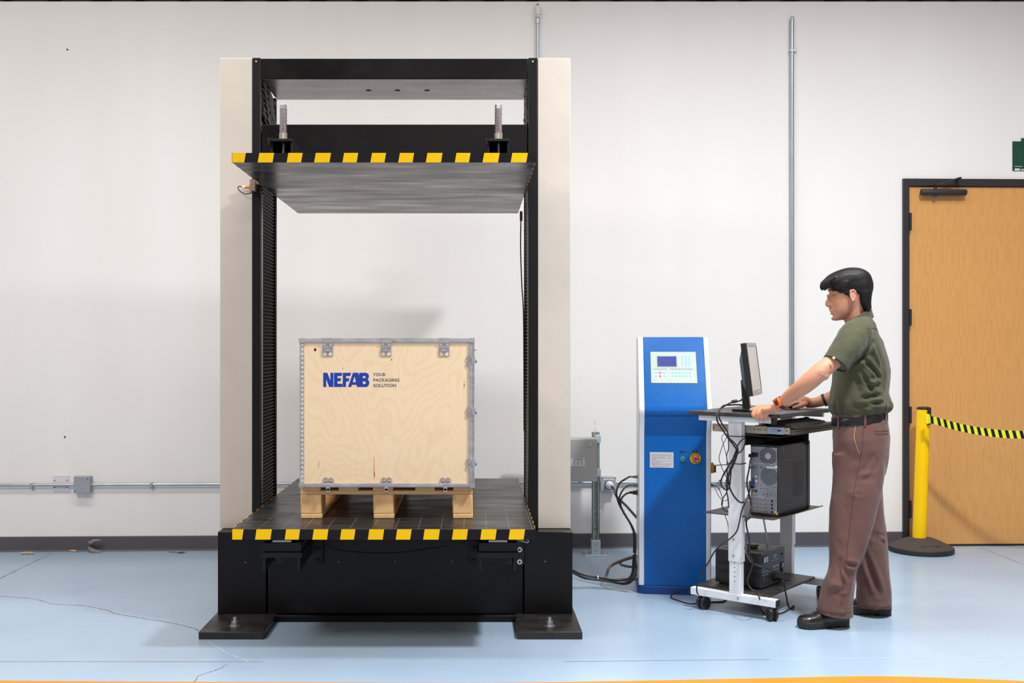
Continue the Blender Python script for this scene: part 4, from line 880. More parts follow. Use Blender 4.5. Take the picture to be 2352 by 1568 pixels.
for i, y in enumerate(PY):
    up = T.part('post', MB().box(-.036, .036, y-.022, y+.022, .27, DT-DTH-.028), white_metal, bevel=.003)
    lo = T.part('lower_post', MB().box(-.032, .031, y-.018, y+.018, .109, .2695), white_metal, bevel=.002)
    mb = MB()
    for k in range(5): mb.cyl((-.002, y-.0188, .266-.0235*k-(.0)), (-.002, y-.0178, .266-.0235*k), .0026, 10)
    if i == 0: T.part('adjustment_holes', mb, hole_dark, parent=lo)
    else:
        mb = MB()
        for k in range(4): mb.cyl((.012, y-.0188, .245-.025*k), (.012, y-.0178, .245-.025*k), .0045, 12)
        T.part('adjustment_holes', mb, mat('hole_seen_through', (238, 240, 240), .6), parent=lo)
    if i == 0:
        for z in (.384, .302): T.part('post_screw', MB().cyl((-.006, y-.0245, z), (-.006, y-.022, z), .0065, 14), steel, parent=up)
    ft = T.part('foot_bar', MB().box(-.25, .217, y-.021, y+.019, .070, .1085), white_metal, bevel=.003)
    for xq in ((.2172, .226), (-.257, -.2502)): T.part('bar_end_cap', MB().box(xq[0], xq[1], y-.020, y+.018, .072, .107), black_plastic, parent=ft, bevel=.004)
    T.part('bar_screw', MB().cyl((.018, y-.0235, .09), (.018, y-.021, .09), .0075, 14), steel, parent=ft)
# casters: (x, y, wheel axis angle in the cart frame)
for x, y, ax in ((-.185, 0, math.radians(-20)), (.190, 0, math.radians(48)), (-.185, .62, math.radians(-10)), (.19, .62, math.radians(30))):
    c = Vector((x, y, .0335)); a = Vector((math.cos(ax), math.sin(ax), 0)); f = Vector((-a.y, a.x, 0))
    cs = T.part('caster', MB().cyl((x, y, .055), (x, y, .0700), .007, 12), steel)
    for s in (-1, 1):
        mbw = MB(); R = .0332
        pr = [(0, .006), (R-.004, .006), (R, .009), (R, .019), (R-.006, .0235), (R-.014, .0215), (0, .0215)]
        vs = []; n = 28
        for r, t in pr:
            for k in range(n):
                q = 2*PI*k/n; vs.append(c+a*(s*t)+f*(r*math.cos(q))+Vector((0, 0, r*math.sin(q))))
        m = len(pr); mbw.raw(vs, [(i*n+k, i*n+(k+1) % n, (i+1)*n+(k+1) % n, (i+1)*n+k) for i in range(m-1) for k in range(n)])
        T.part('wheel', mbw, mat('caster_black', (30, 30, 32), .35, var=.1), parent=cs)
    T.part('caster_fork', MB().raw([c+a*u+f*v+Vector((0, 0, w_)) for w_ in (-.016, .026) for u, v in ((-.0055, -.02), (.0055, -.02), (.0055, .02), (-.0055, .02))], [(0,3,2,1),(4,5,6,7),(0,1,5,4),(1,2,6,5),(2,3,7,6),(3,0,4,7)]), black_plastic, parent=cs, bevel=.001)
# keyboard slide and tray
sl = T.part('drawer_slide', MB().box(-.150, .150, .028, .038, .921, .960), mat('beige_zinc_slide', (186, 176, 158), .35, metal=.7, var=.15, vscale=3), bevel=.001)
T.part('drawer_slide', MB().box(.1505, .235, .030, .0385, .922, .958), mat('blue_zinc_slide', (178, 196, 220), .3, metal=.7, var=.1), bevel=.001)
T.part('drawer_slide', MB().box(.2355, .268, .030, .0385, .924, .956), mat('beige_zinc_slide', (186, 176, 158)), bevel=.001)
T.part('drawer_slide', MB().box(-.150, .30, .575, .583, .924, .958), mat('beige_zinc_slide', (186, 176, 158)), smooth=0)
mb = MB()
for x, r in ((.085, .003), (.105, .0035), (.118, .0025), (.142, .003), (.253, .003), (.225, .002)): mb.cyl((x, .0272, .941), (x, .0278, .941), r, 10)
mb.box(.205, .222, .0292, .0298, .938, .944).box(-.144, -.141, .0272, .0278, .934, .948)
T.part('slide_holes', mb, hole_dark, smooth=0)
T.part('slide_latch', MB().box(.176, .204, .0265, .0299, .938, .945), mat('pale_blue_latch', (160, 182, 214), .35), bevel=.001)
T.part('slide_marks', MB().box(-.128, -.118, .0272, .0278, .938, .942).cyl((-.108, .0272, .940), (-.108, .0278, .940), .003, 10), white_ink)
T.part('keyboard_tray', MB().box(-.02, .29, .0395, .574, .936, .945).box(.2682, .30, .031, .574, .922, .9355), shelf_m, bevel=.002)
T.part('tray_hanger', MB().box(.12, .14, .032, .05, .945, .98).box(.12, .14, .56, .575, .945, .98), black_plastic)
T.part('hanger_panel', MB().box(-.033, -.028, .045, .575, .845, .919).box(-.033, .21, .40, .405, .845, .919).box(-.0275, .21, .046, .39, .905, .9085), mat('matt_black_pan', (22, 22, 24), .55), smooth=0)
# shelves
T.part('middle_shelf', MB().box(-.175, .205, -.055+.04, .56, .500, .506).prism([(.205, .506), (.205, .500), (.225, .508), (.224, .513)], -.015, .56, 'y'), shelf_m, bevel=.0015, smooth=30)
T.part('shelf_bracket', MB().prism([(.022, .4995), (.25, .4995), (.022, .468)], .012, .03, 'x').cyl((.030, .03, .486), (.0325, .03, .486), .006, 10), black_plastic, smooth=0)
T.part('bottom_shelf', MB().box(-.24, .165, .022, .60, .105, .118), mat('black_bottom_shelf', (54, 51, 50), .45, var=.1), bevel=.004)

# ---- monitor
MA = math.atan2(.92, .395)              # direction of the screen width
MF = Frame((1.455, 5.555, DT), MA)      # x along the width, y towards the back (left), so the screen faces -y
T = Thing('flat_monitor', 'flat black monitor with silver bezel turned towards the person, on the cart desktop', 'monitor', org=(0, .05, 0), frame=MF)
TL = math.radians(7)
def tilt(p, z0=.215): # lean back about the hinge
    y, z = p[1], p[2]-z0
    return (p[0], y*math.cos(TL)+z*math.sin(TL), z0+z*math.cos(TL)-y*math.sin(TL))
W2 = .152
bz = T.part('housing', MB().box(-W2, W2, 0, .030, .082, .352).xf(tilt), black_plastic, bevel=.004)
mb = MB().raw([(-W2+.03, .0305, .10), (W2-.03, .0305, .10), (W2-.03, .0305, .33), (-W2+.03, .0305, .33), (-.07, .058, .15), (.07, .058, .15), (.07, .058, .27), (-.07, .058, .27)], [(0,3,2,1),(4,5,6,7),(0,1,5,4),(1,2,6,5),(2,3,7,6),(3,0,4,7)]).xf(tilt)
T.part('rear_shell', mb, mat('dark_blue_grey_shell', (44, 46, 58), .4), bevel=.008)
sil = mat('silver_bezel', (176, 170, 166), .4, metal=.3, var=.02)
T.part('front_bezel', MB().box(-W2, W2, -.003, -.0002, .333, .352).box(-W2, W2, -.003, -.0002, .082, .112).box(-W2, -W2+.006, -.003, -.0002, .112, .333).xf(tilt), sil, bevel=.001)
T.part('side_bezel', MB().box(W2-.012, W2, -.0028, -.0002, .112, .333).xf(tilt), black_plastic)
T.part('screen', MB().box(-W2+.006, W2-.012, -.0012, -.0002, .112, .333).xf(tilt), mat('grey_lcd_screen', (196, 190, 184), .35, var=.02), smooth=0)
T.part('power_button', MB().cyl(tilt((.04, -.0045, .097)), tilt((.04, -.003, .097)), .005, 14), white_ink)
T.part('stand_neck', MB().raw([(-.028, .02, .010), (.028, .02, .010), (.028, .055, .010), (-.028, .055, .010), (-.024, .036, .16), (.024, .036, .16), (.024, .066, .16), (-.024, .066, .16)], [(0,3,2,1),(4,5,6,7),(0,1,5,4),(1,2,6,5),(2,3,7,6),(3,0,4,7)]), black_plastic, bevel=.004)
T.part('stand_base', MB().prism([(-.10, -.055), (-.085, -.07), (.085, -.07), (.10, -.055), (.10, .085), (.085, .10), (-.085, .10), (-.10, .085)], .0005, .015, 'z'), black_plastic, bevel=.003)
vs, fs = text_geo('acer', .011, extrude=0, bold=.0004)
T.part('base_lettering', MB().raw([(-.09+p.x, -.0705, .003+p.y) for p in vs], fs), white_ink, smooth=0)

# ---- keyboard
T = Thing('computer_keyboard', 'black computer keyboard on the pulled-out tray before the person', 'keyboard', org=(.2, .28, .9455), frame=CF)
kx0, kx1, ky0, ky1 = .135, .288, .055, .52; kz = .9457
T.part('keyboard_case', MB().prism([(kx1, kz), (kx1, kz+.012), (kx1-.02, kz+.016), (kx0+.01, kz+.030), (kx0, kz+.027), (kx0, kz)], ky0, ky1, 'y'), mat('black_keyboard_case', (40, 37, 38), .38, var=.08), bevel=.002)
kbm = mat('black_keys', (46, 42, 40), .45)
for r in range(6):
    xx = kx1-.026-r*.0195; y = ky0+.014; n_ = 0
    while y < ky1-.028:
        wdt = .0205 if (r > 0 or not .16 < y < .30) else .12
        z = kz+.0165+(kx1-.02-xx)*.014/.123
        mb = MB().raw([(xx-.0155, y, z), (xx, y, z-.0015), (xx, y+wdt, z-.0015), (xx-.0155, y+wdt, z), (xx-.013, y+.002, z+.008), (xx-.0025, y+.002, z+.0065), (xx-.0025, y+wdt-.002, z+.0065), (xx-.013, y+wdt-.002, z+.008)], [(0,3,2,1),(4,5,6,7),(0,1,5,4),(1,2,6,5),(2,3,7,6),(3,0,4,7)])
        T.part('key', mb, kbm, smooth=0)
        y += wdt+.0027; n_ += 1
        if n_ in (11, 14): y += .008

mc = Vector(((1824-CU)*5.735/F_PX, 5.735, DT+.0004))
T = Thing('computer_mouse', 'small black mouse on the desktop beside the far hand of the person', 'mouse', org=mc)
T.part('mouse_body', MB().ell(mc+Vector((0, 0, .0185)), (.034, .052, .018), 24, 14, M=Matrix.Rotation(math.radians(-55), 3, 'Z')), black_plastic, smooth=60)

# ---- computer tower
T = Thing('computer_tower', 'dark grey computer tower with metal rear panel on the middle shelf', 'computer', org=(.1, .24, .507), frame=CF)
tx0, tx1, ty0, ty1, tz0, tz1 = .046, .196, .060, .430, .5075, .862
case = mat('dark_grey_case', (66, 65, 68), .45, var=.06)
T.part('side_panel', MB().box(tx1-.003, tx1, ty0+.002, ty1-.02, tz0+.012, tz1-.006), case, bevel=.001)
T.part('case', MB().box(tx0, tx1-.0035, ty0+.004, ty1-.02, tz0+.006, tz1-.001).box(tx0, tx1, ty0, ty1-.02, tz1-.007, tz1).box(tx0+.002, tx1, ty0-.002, ty1-.02, tz0, tz0+.010), mat('black_case', (38, 37, 39), .45, var=.08), bevel=.0015)
T.part('front_cover', MB().box(tx0-.002, tx1+.003, ty1-.0195, ty1+.02, tz0, tz1+.003), mat('black_front_cover', (30, 28, 30), .35), bevel=.005)
T.part('top_ridge', MB().prism([(ty0+.03, tz1-.075), (ty1-.06, tz1-.075), (ty1-.06, tz1-.078), (ty0+.03, tz1-.078)], tx1+.0002, tx1+.0022, 'x').prism([(ty0+.03, tz0+.052), (ty1-.06, tz0+.052), (ty1-.06, tz0+.049), (ty0+.03, tz0+.049)], tx1+.0002, tx1+.0022, 'x'), mat('blue_grey_ridge', (84, 104, 132), .35), smooth=0)
mb = MB()
for r in range(34):
    for c in range(9):
        y = ty0+.175+c*.0155+(.006 if r % 2 else 0); z = tz0+.085+r*.0052
        mb.box(tx1+.0002, tx1+.0006, y, y+.0085, z, z+.0016)
T.part('side_vents', mb, mat('vent_brown', (40, 36, 32), .6), smooth=0)
T.part('side_badge', MB().box(tx1+.0002, tx1+.0008, ty0+.055, ty0+.066, tz1-.030, tz1-.008), mat('worn_badge', (132, 126, 112), .6), smooth=0)
rp_ = T.part('rear_panel', MB().box(tx0+.004, tx1-.006, ty0-.0005, ty0+.0035, tz0+.012, tz1-.010), mat('rear_galvanised', (152, 156, 166), .42, metal=.6, var=.1, vscale=12), smooth=0)
RW, RH = tx1-.006-tx0-.004, tz1-.010-tz0-.012
def R(fx, fz): return tx0+.004+RW*fx, tz0+.012+RH*(1-fz)      # fractions from the top left of the rear panel
ry = ty0-.0006
def rbox(mb, a, b, c, d, t=.0008): x0, z1 = R(a, b); x1, z0 = R(c, d); mb.box(x0, x1, ry-t, ry, z0, z1)
def hexes(cx, cz, rad, step, hr, skip=0.0):
    mb = MB(); X, Z = R(cx, cz); n = int(rad/step)+2
    for i in range(-n, n+1):
        for j in range(-n, n+1):
            x = (j+.5*(i % 2))*step; z = i*step*.87; d = math.hypot(x, z)
            if d < rad and d > skip:
                mb.raw([(X+x+hr*math.cos(PI/6+k*PI/3), ry-.0004, Z+z+hr*math.sin(PI/6+k*PI/3)) for k in range(6)], [(5, 4, 3, 2, 1, 0)])
    return mb
T.part('power_fan_grille', hexes(.66, .132, .0455, .0082, .0031, .016), hole_dark, parent=rp_, smooth=0)
x, z = R(.66, .132); T.part('fan_hub', MB().cyl((x, ry-.0012, z), (x, ry-.0006, z), .0155, 20), mat('hub_zinc', (196, 200, 208), .4, metal=.5), parent=rp_)
T.part('case_fan_grille', hexes(.70, .435, .046, .0062, .0024), mat('fan_shadow', (36, 38, 52), .6), parent=rp_, smooth=0)
mb = MB(); rbox(mb, .05, .09, .27, .155, .006); T.part('power_inlet', mb, black_plastic, parent=rp_, bevel=.001)
mb = MB(); rbox(mb, .10, .248, .80, .256); rbox(mb, .34, .29, .348, .74); rbox(mb, .02, .758, .8, .766, .0012); rbox(mb, .60, .29, .92, .318, .0012)
T.part('panel_seams', mb, mat('seam_light', (196, 200, 208), .45, metal=.3), parent=rp_, smooth=0)
mb = MB()
for fz in (.775, .835, .89, .945): rbox(mb, .05, fz, .70, fz+.028, .0016)
T.part('slot_covers', mb, mat('slot_cover_zinc', (166, 162, 160), .35, metal=.7, var=.15), parent=rp_, bevel=.0008)
mb = MB()
for fz in (.79, .845, .90, .958): rbox(mb, .78, fz, .84, fz+.032)
for a, b, c, d in ((.05, .655, .08, .69), (.11, .655, .14, .69), (.17, .655, .23, .695), (.0, .60, .10, .64), (.12, .60, .15, .635), (.36, .303, .41, .312), (.36, .625, .41, .634), (.50, .62, .53, .627), (.60, .62, .63, .627), (.48, .70, .50, .72), (.63, .70, .65, .72), (.74, .705, .80, .713), (.52, .76, .60, .775), (.62, .748, .65, .756), (.36, .58, .39, .592), (.88, .59, .91, .602), (.42, .315, .45, .325)): rbox(mb, a, b, c, d)
for fz in (.85, .905, .96):
    rbox(mb, .22, fz, .27, fz+.005, .0022); rbox(mb, .56, fz, .62, fz+.005, .0022)
T.part('port_openings', mb, hole_dark, parent=rp_, smooth=0)
for nm, fx, fz, col_, r in (('audio_jack', .07, .725, (206, 90, 96), .0045), ('audio_jack', .15, .725, (150, 190, 60), .004), ('audio_jack', .23, .725, (90, 130, 220), .004), ('mouse_port', .19, .322, (60, 170, 120), .006), ('thumb_screw', .21, .452, (220, 216, 206), .0055), ('thumb_screw', .21, .527, (220, 216, 206), .0055), ('case_screw', .97, .29, (214, 214, 210), .0065), ('case_screw', .95, .965, (214, 214, 210), .0055)):
    x, z = R(fx, fz); T.part(nm, MB().cyl((x, ry-.004, z), (x, ry, z), r, 14), mat('port_%d' % sum(col_), col_, .4), parent=rp_)
mb = MB(); rbox(mb, -.02, .525, .13, .585, .016); T.part('video_plug', mb, mat('blue_video_plug', (24, 56, 150), .4), parent=rp_, bevel=.002)
mb = MB(); rbox(mb, -.03, .31, .15, .337, .014); T.part('mouse_plug', mb, mat('mauve_plug', (110, 84, 124), .45), parent=rp_, bevel=.002)
mb = MB(); rbox(mb, -.03, .115, .12, .165, .022); T.part('power_plug', mb, rubber, parent=rp_, bevel=.002)
mb = MB().box(tx1-.012, tx1-.002, ty0-.0018, ty0, tz0+.010, tz0+.024); T.part('yellow_seal', mb, mat('yellow_seal', (236, 196, 20), .5), smooth=0)

# ---- voltage converter on the bottom shelf
T = Thing('voltage_converter', 'black voltage converter box with meter and outlets on the lowest cart shelf', 'power supply', org=(-.03, .24, .118), frame=CF)
vx0, vx1, vy0, vy1, vz0, vz1 = -.172, .085, .105, .385, .1185, .300
T.part('housing', MB().box(vx0, vx1-.0045, vy0, vy1, vz0+.008, vz1), mat('black_steel_housing', (38, 35, 35), .45, var=.06), bevel=.002)
for x in (vx0+.02, vx1-.02):
    for y in (vy0+.03, vy1-.03): T.part('rubber_foot', MB().cyl((x, y, vz0), (x, y, vz0+.008), .012, 14), rubber)
fpn = T.part('front_panel', MB().box(vx1-.004, vx1, vy0+.001, vy1-.001, vz0+.009, vz1-.001), mat('slate_blue_panel', (52, 60, 76), .42, var=.03), smooth=0)
FW, FH = vy1-vy0, vz1-vz0-.009
def fbox(mb, a, b, c, d, t=.001, t0=0.0): mb.box(vx1+.0002+t0, vx1+.0002+t, vy0+FW*a, vy0+FW*c, vz1-FH*d, vz1-FH*b)
mb = MB(); fbox(mb, .05, .09, .27, .29, .004); mt = T.part('meter_frame', mb, black_plastic, parent=fpn, bevel=.001)
mb = MB(); fbox(mb, .07, .11, .25, .27, .0048, .004); T.part('meter_face', mb, mat('meter_face', (206, 204, 222), .4), parent=fpn, smooth=0)
mb = MB(); fbox(mb, .10, .14, .22, .15, .0052, .0048); fbox(mb, .15, .13, .16, .24, .0052, .0048); T.part('meter_needle', mb, dark_ink, parent=fpn, smooth=0)
mb = MB()
for s, a, b, sz in (('POWER', .50, .175, .012), ('SUPPLY', .51, .235, .010), ('VOLTAGE CONVERTER', .42, .315, .0088), ('MODEL VT-3000', .50, .50, .0092), ('INPUT', .08, .47, .008), ('AC OUTPUT', .38, .60, .007)):
    vs, fs = text_geo(s, sz, extrude=0, bold=.0003 if sz > .009 else 0)
    mb.raw([(vx1+.0006, vy0+FW*a+p.x, vz1-FH*b+p.y) for p in vs], fs)
fbox(mb, .06, .545, .30, .552, .0007); fbox(mb, .48, .515, .76, .521, .0007); fbox(mb, .55, .59, .78, .596, .0007)
for a in (.07, .22): fbox(mb, a, .64, a+.04, .655, .0007)
T.part('panel_lettering', mb, white_ink, parent=fpn, smooth=0)
for a in (.02, .16, .30, .44):
    mb = MB(); fbox(mb, a+.005, .70, a+.13, .90, .004); oo = T.part('outlet', mb, black_plastic, parent=fpn, bevel=.001)
    mb = MB(); fbox(mb, a+.04, .745, a+.055, .80, .0046, .004); fbox(mb, a+.085, .745, a+.10, .80, .0046, .004); fbox(mb, a+.058, .83, a+.08, .865, .0046, .004)
    T.part('outlet_slots', mb, mat('outlet_brass', (90, 84, 74), .4), parent=fpn, smooth=0)
T.part('pilot_lamp', MB().cyl((vx1, vy0+FW*.90, vz1-FH*.20), (vx1+.005, vy0+FW*.90, vz1-FH*.20), .006, 12), mat('red_pilot', (110, 24, 34), .3), parent=fpn)
mb = MB(); fbox(mb, .83, .44, .96, .76, .004); T.part('breaker_frame', mb, black_plastic, parent=fpn, bevel=.001)
mb = MB(); fbox(mb, .855, .47, .935, .60, .0048, .004); T.part('breaker', mb, mat('grey_breaker', (150, 160, 156), .4), parent=fpn, smooth=0)
mb = MB(); fbox(mb, .855, .63, .94, .74, .009, .004); T.part('breaker_switch', mb, mat('blue_black_switch', (60, 84, 110), .4), parent=fpn, smooth=0)
mb = MB()
for j in range(3):
    mb.box(vx0+.05, vx1-.035, vy0+.12+j*.0, vy0+.121, vz1, vz1+.0004)
for (xa_, xb_, y_) in ((-.15, -.03, .33), (-.15, -.03, .30), (-.07, .06, .165), (-.05, .06, .19), (-.15, -.05, .165)): mb.box(xa_, xb_, y_, y_+.009, vz1+.0001, vz1+.0006)
T.part('top_vents', mb, hole_dark, smooth=0)
mb = MB()
for r in range(2):
    for k in range(14):
        for x0 in (-.15, -.0): mb.box(x0+k*.0075*.9, x0+k*.0075*.9+.0022, vy0-.0006, vy0-.0001, vz0+.060+r*.042, vz0+.085+r*.042)
T.part('side_vents', mb, hole_dark, smooth=0)
T.part('top_screws', MB().cyl((vx1-.02, vy0+.03, vz1), (vx1-.02, vy0+.03, vz1+.001), .003, 10).cyl((vx1-.02, vy1-.03, vz1), (vx1-.02, vy1-.03, vz1+.001), .003, 10).cyl((vx0+.02, vy0+.04, vz1), (vx0+.02, vy0+.04, vz1+.001), .003, 10), hole_dark)
T = Thing('travel_adapter', 'small brown-black adapter block lying on top of the voltage converter', 'adapter', org=(-.035, .255, .3008), frame=CF)
T.part('adapter_body', MB().box(-.055, -.012, .235, .275, .3008, .318), mat('brown_black_plastic', (64, 54, 48), .4), bevel=.003)
T.part('adapter_lead', MB().tube(smoothpath([(-.035, .235, .308), (-.035, .20, .304), (-.02, .16, .3035), (.0, .135, .3035)], 4), .0028, 8), cable_black)
# plug standing in the converter
T = Thing('power_plug', 'black power plug pushed into the outlets of the voltage converter', 'plug', org=(vx1+.006, vy0+.145, vz0+.035), frame=CF)
py_, pz_ = vy0+FW*.54, vz1-FH*.80
T.part('plug_body', MB().cyl((vx1+.0048, py_, pz_), (vx1+.050, py_+.006, pz_), .020, 18, r2=.014), rubber)
T.part('plug_rim', MB().cyl((vx1+.0048, py_, pz_), (vx1+.014, py_, pz_), .024, 18), mat('brown_rim', (60, 46, 38), .5))

# ---- cables on the cart
CG = 'black cables hanging in a tangle on the cart post'
def cc(pts, r, label, m=cable_black, name='cable', k=6): return cable(name, [P(*p) for p in pts], r, m, label, group=CG, k=k, n=8)
Yp = 5.415
cc([(1708, 911, 5.52), (1703, 918, 5.42), (1697, 921, 5.40), (1688, 921, 5.40), (1678, 925, 5.40), (1668, 930, 5.41), (1658, 936, 5.42), (1650, 944, 5.40), (1646, 957, 5.38), (1650, 972, 5.38), (1662, 990, 5.38), (1674, 1008, 5.38), (1686, 1023, 5.40), (1692, 1035, 5.40), (1690, 1052, 5.41), (1684, 1068, 5.41), (1676, 1085, 5.41), (1673, 1100, 5.41), (1677, 1122, 5.41), (1688, 1142, 5.41), (1700, 1153, 5.41), (1709, 1152, 5.40), (1716, 1143, 5.38), (1721, 1130, 5.36), (1724, 1108, 5.35), (1731, 1098, 5.37)], .0042, 'black monitor cable running over the desk edge and down to the blue plug')
cc([(1706, 930, 5.47), (1690, 929, 5.42), (1675, 930, 5.41), (1662, 931, 5.41), (1654, 940, 5.39), (1651, 955, 5.375), (1658, 972, 5.375), (1670, 990, 5.375), (1674, 1005, 5.375), (1688, 1018, 5.39), (1695, 1032, 5.395), (1691, 1050, 5.40), (1686, 1062, 5.405), (1680, 1075, 5.405), (1678, 1095, 5.405), (1676, 1115, 5.405), (1670, 1125, 5.41), (1659, 1118, 5.42), (1656, 1105, 5.42), (1664, 1085, 5.41), (1678, 1064, 5.40), (1690, 1045, 5.39), (1703, 1035, 5.39), (1710, 1022, 5.39), (1712, 1008, 5.39), (1706, 1008, 5.39), (1696, 1020, 5.39), (1690, 1036, 5.39), (1684, 1052, 5.395)], .0038, 'black cable looped back on itself on the front of the white post')
cc([(1684, 1052, 5.42), (1674, 1068, 5.42), (1670, 1085, 5.42), (1671, 1110, 5.42), (1669, 1130, 5.43), (1660, 1145, 5.45), (1658, 1160, 5.46), (1664, 1170, 5.47), (1673, 1175, 5.50), (1690, 1178, 5.54)], .0030, 'thin black cable swinging left of the post to the middle shelf')
cc([(1689, 1040, 5.385), (1684, 1060, 5.385), (1676, 1078, 5.39), (1668, 1105, 5.40), (1669, 1126, 5.40), (1672, 1145, 5.41), (1674, 1165, 5.44)], .0032, 'black cable hanging straight down the left edge of the white post')
cc([(1673, 997, 5.45), (1673, 1010, 5.45), (1673.5, 1030, 5.45), (1669, 1045, 5.45), (1671, 1062, 5.44), (1675, 1074, 5.42)], .0026, 'short dark cable tucked against the left side of the post near its top')
cc([(1670, 996, 5.44), (1661, 998, 5.44), (1658, 1006, 5.44), (1662, 1022, 5.44), (1668, 1045, 5.44), (1670, 1065, 5.44), (1668, 1082, 5.43), (1656, 1100, 5.43), (1645, 1112, 5.5), (1642, 1118, 5.55), (1648, 1134, 5.52), (1658, 1147, 5.48), (1668, 1149, 5.46), (1674, 1144, 5.45)], .0016, 'very thin purple-black wire making a wide loop left of the post', m=mat('purple_wire', (72, 34, 66), .5))
cc([(1671, 1000, 5.43), (1662, 1018, 5.43), (1654, 1040, 5.43), (1652, 1056, 5.43), (1660, 1078, 5.43), (1668, 1095, 5.43), (1674, 1105, 5.43)], .0018, 'thin dark wire forming a diamond loop left of the white post')
cc([(1637, 1114.5, 5.93), (1645, 1116, 5.85), (1652, 1124, 5.75), (1657, 1136, 5.7), (1660, 1150, 5.7), (1659, 1165, 5.75), (1666, 1185, 5.78), (1672, 1205, 5.8), (1674, 1235, 5.82), (1680, 1262, 5.85)], .0020, 'thin dark green wire dropping from the side connector of the console', m=mat('green_black_wire', (28, 44, 42), .5))
cc([(1730, 1046, 5.40), (1724, 1055, 5.37), (1720, 1080, 5.36), (1716, 1100, 5.36), (1717, 1120, 5.36), (1722, 1140, 5.36), (1725, 1165, 5.35), (1720, 1182, 5.30), (1714, 1200, 5.28), (1718, 1225, 5.30), (1722, 1250, 5.33), (1721, 1270, 5.34), (1729, 1290, 5.34), (1724, 1312, 5.34), (1717, 1332, 5.33), (1722, 1348, 5.32), (1736, 1360, 5.30), (1744, 1372, 5.36), (1746, 1392, 5.44), (1754, 1408, 5.488), (1764, 1412, 5.452), (1785, 1410, 5.470), (1800, 1406, 5.505), (1815, 1397, 5.585), (1824, 1391, 5.64), (1822, 1399, 5.565), (1812, 1394, 5.60), (1807, 1375, 5.56), (1803, 1352, 5.50), (1800, 1335, 5.45), (1793, 1330, 5.50)], .0042, 'long power cord falling from the tower, round the right caster and back to the converter')
cc([(1764, 1190, 5.36), (1711, 1255, 5.41), (1716, 1275, 5.38), (1727, 1292, 5.35), (1745, 1300, 5.32), (1770, 1308, 5.33), (1795, 1316, 5.40), (1811, 1330, 5.45), (1806, 1333, 5.46), (1796, 1328, 5.50)][1:], .0045, 'thick cord crossing the front of the voltage converter to its plug')
cc([(1712, 1146, 5.38), (1709, 1160, 5.39), (1703, 1175, 5.40), (1699, 1195, 5.40), (1692, 1220, 5.41), (1675, 1238, 5.42), (1655, 1252, 5.43), (1640, 1268, 5.45), (1628, 1290, 5.47), (1614, 1312, 5.49), (1604, 1330, 5.52), (1600.5, 1348, 5.53), (1601, 1360, 5.53), (1604, 1364, 5.56)], .0036, 'cord sweeping from the ferrite bead down past the left caster')
cc([(1590, 1350, 5.80), (1565, 1357, 5.86), (1545, 1364, 5.88), (1541, 1372, 5.83), (1550, 1376, 5.79), (1575, 1384, 5.712), (1600, 1386, 5.693), (1636, 1382, 5.732), (1660, 1381, 5.742), (1671, 1373, 5.82), (1672, 1366, 5.86)], .0033, 'black cord lying on the floor in front of the blue plinth')
wc = [P(1754, 1193, 5.75), P(1758, 1215, 5.78), P(1762, 1240, 5.80), P(1766, 1266, 5.82)]
cable('cable', wc, .0048, mat('white_cable_sheath', (226, 226, 222), .45), 'white cable dropping from the middle shelf behind the voltage converter')
a, b = P(1709, 1153, 5.37), P(1721, 1140, 5.37)
solo('ferrite_bead', MB().cyl(a, b, .0085, 16), mat('grey_ferrite', (92, 88, 92), .35), 'grey ferrite bead on the cord right of the white cart post', 'ferrite bead', org=a, group='ferrite beads on the cart cables', bevel=.002)
a, b = P(1681, 922.5, 5.40), P(1693, 920.5, 5.40)
solo('ferrite_bead', MB().cyl(a, b, .0085, 16), rubber, 'black ferrite bead on the monitor cable above the desktop', 'ferrite bead', org=a, group='ferrite beads on the cart cables', bevel=.002)
for v, lb in ((1002, 'upper black tie binding cables round the white post'), (1065, 'lower black tie binding cables round the white post')):
    z = P(0, v, 5.44).z; pts = []
    x0, x1, y0, y1 = -.040, .0395, -.030, .0255
    cor = [(x0, y0), (x1, y0), (x1, y1), (x0, y1), (x0, y0)]
    solo('cable_tie', MB().tube([Vector((a_, b_, z)) for a_, b_ in cor], .0022, 6), rubber, lb, 'cable tie', org=(0, -.03, z), frame=CF, group='black ties on the cart post')
z = P(0, 1063, 5.44).z
cc([(1645, 1068, 5.6), (1658, 1067.5, 5.5), (1673, 1066, 5.45)], .0022, 'short black wire from the post towards the rotary switch')

# ================================================================ stanchion with striped belt
BC = FP(2115, 1265.5)
T = Thing('stanchion', 'yellow barrier post with round black base standing by the wooden door', 'stanchion', org=BC)
bm_ = mat('dusty_black_base', (70, 60, 56), .75, var=.12, bump=.2, bscale=200)
T.part('base', MB().lathe([(0, 0), (.200, 0), (.206, .006), (.206, .030), (.203, .034)], BC, 56), mat('black_base_rim', (36, 34, 35), .6, var=.1))
T.part('base_dome', MB().lathe([(.2035, .034), (.17, .050), (.12, .073), (.08, .088), (.055, .092), (0, .092)], BC, 56), bm_)
T.part('base_label', MB().box(BC.x-.055, BC.x+.062, BC.y-.152, BC.y-.132, .052, .0605), rubber, bevel=.004)
ztop = P(0, 942, 7.08).z
yel = mat('yellow_powder_coat', (252, 202, 0), .38, var=.02, spec=.25)
dxl_ = (2123-2111.5)*7.08/F_PX   # the post leans slightly to the right
def leanp(p): t = (p[2]-.09)/(ztop-.09); return (p[0]+dxl_*t*.9, p[1], p[2])
T.part('pole', MB().lathe([(.0435, .0925), (.0435, ztop)], BC, 40).box(BC.x+.014, BC.x+.017, BC.y-.0455, BC.y-.0405, .12, ztop-.25).xf(lambda p: leanp((p[0]-.010, p[1], p[2]))), yel)
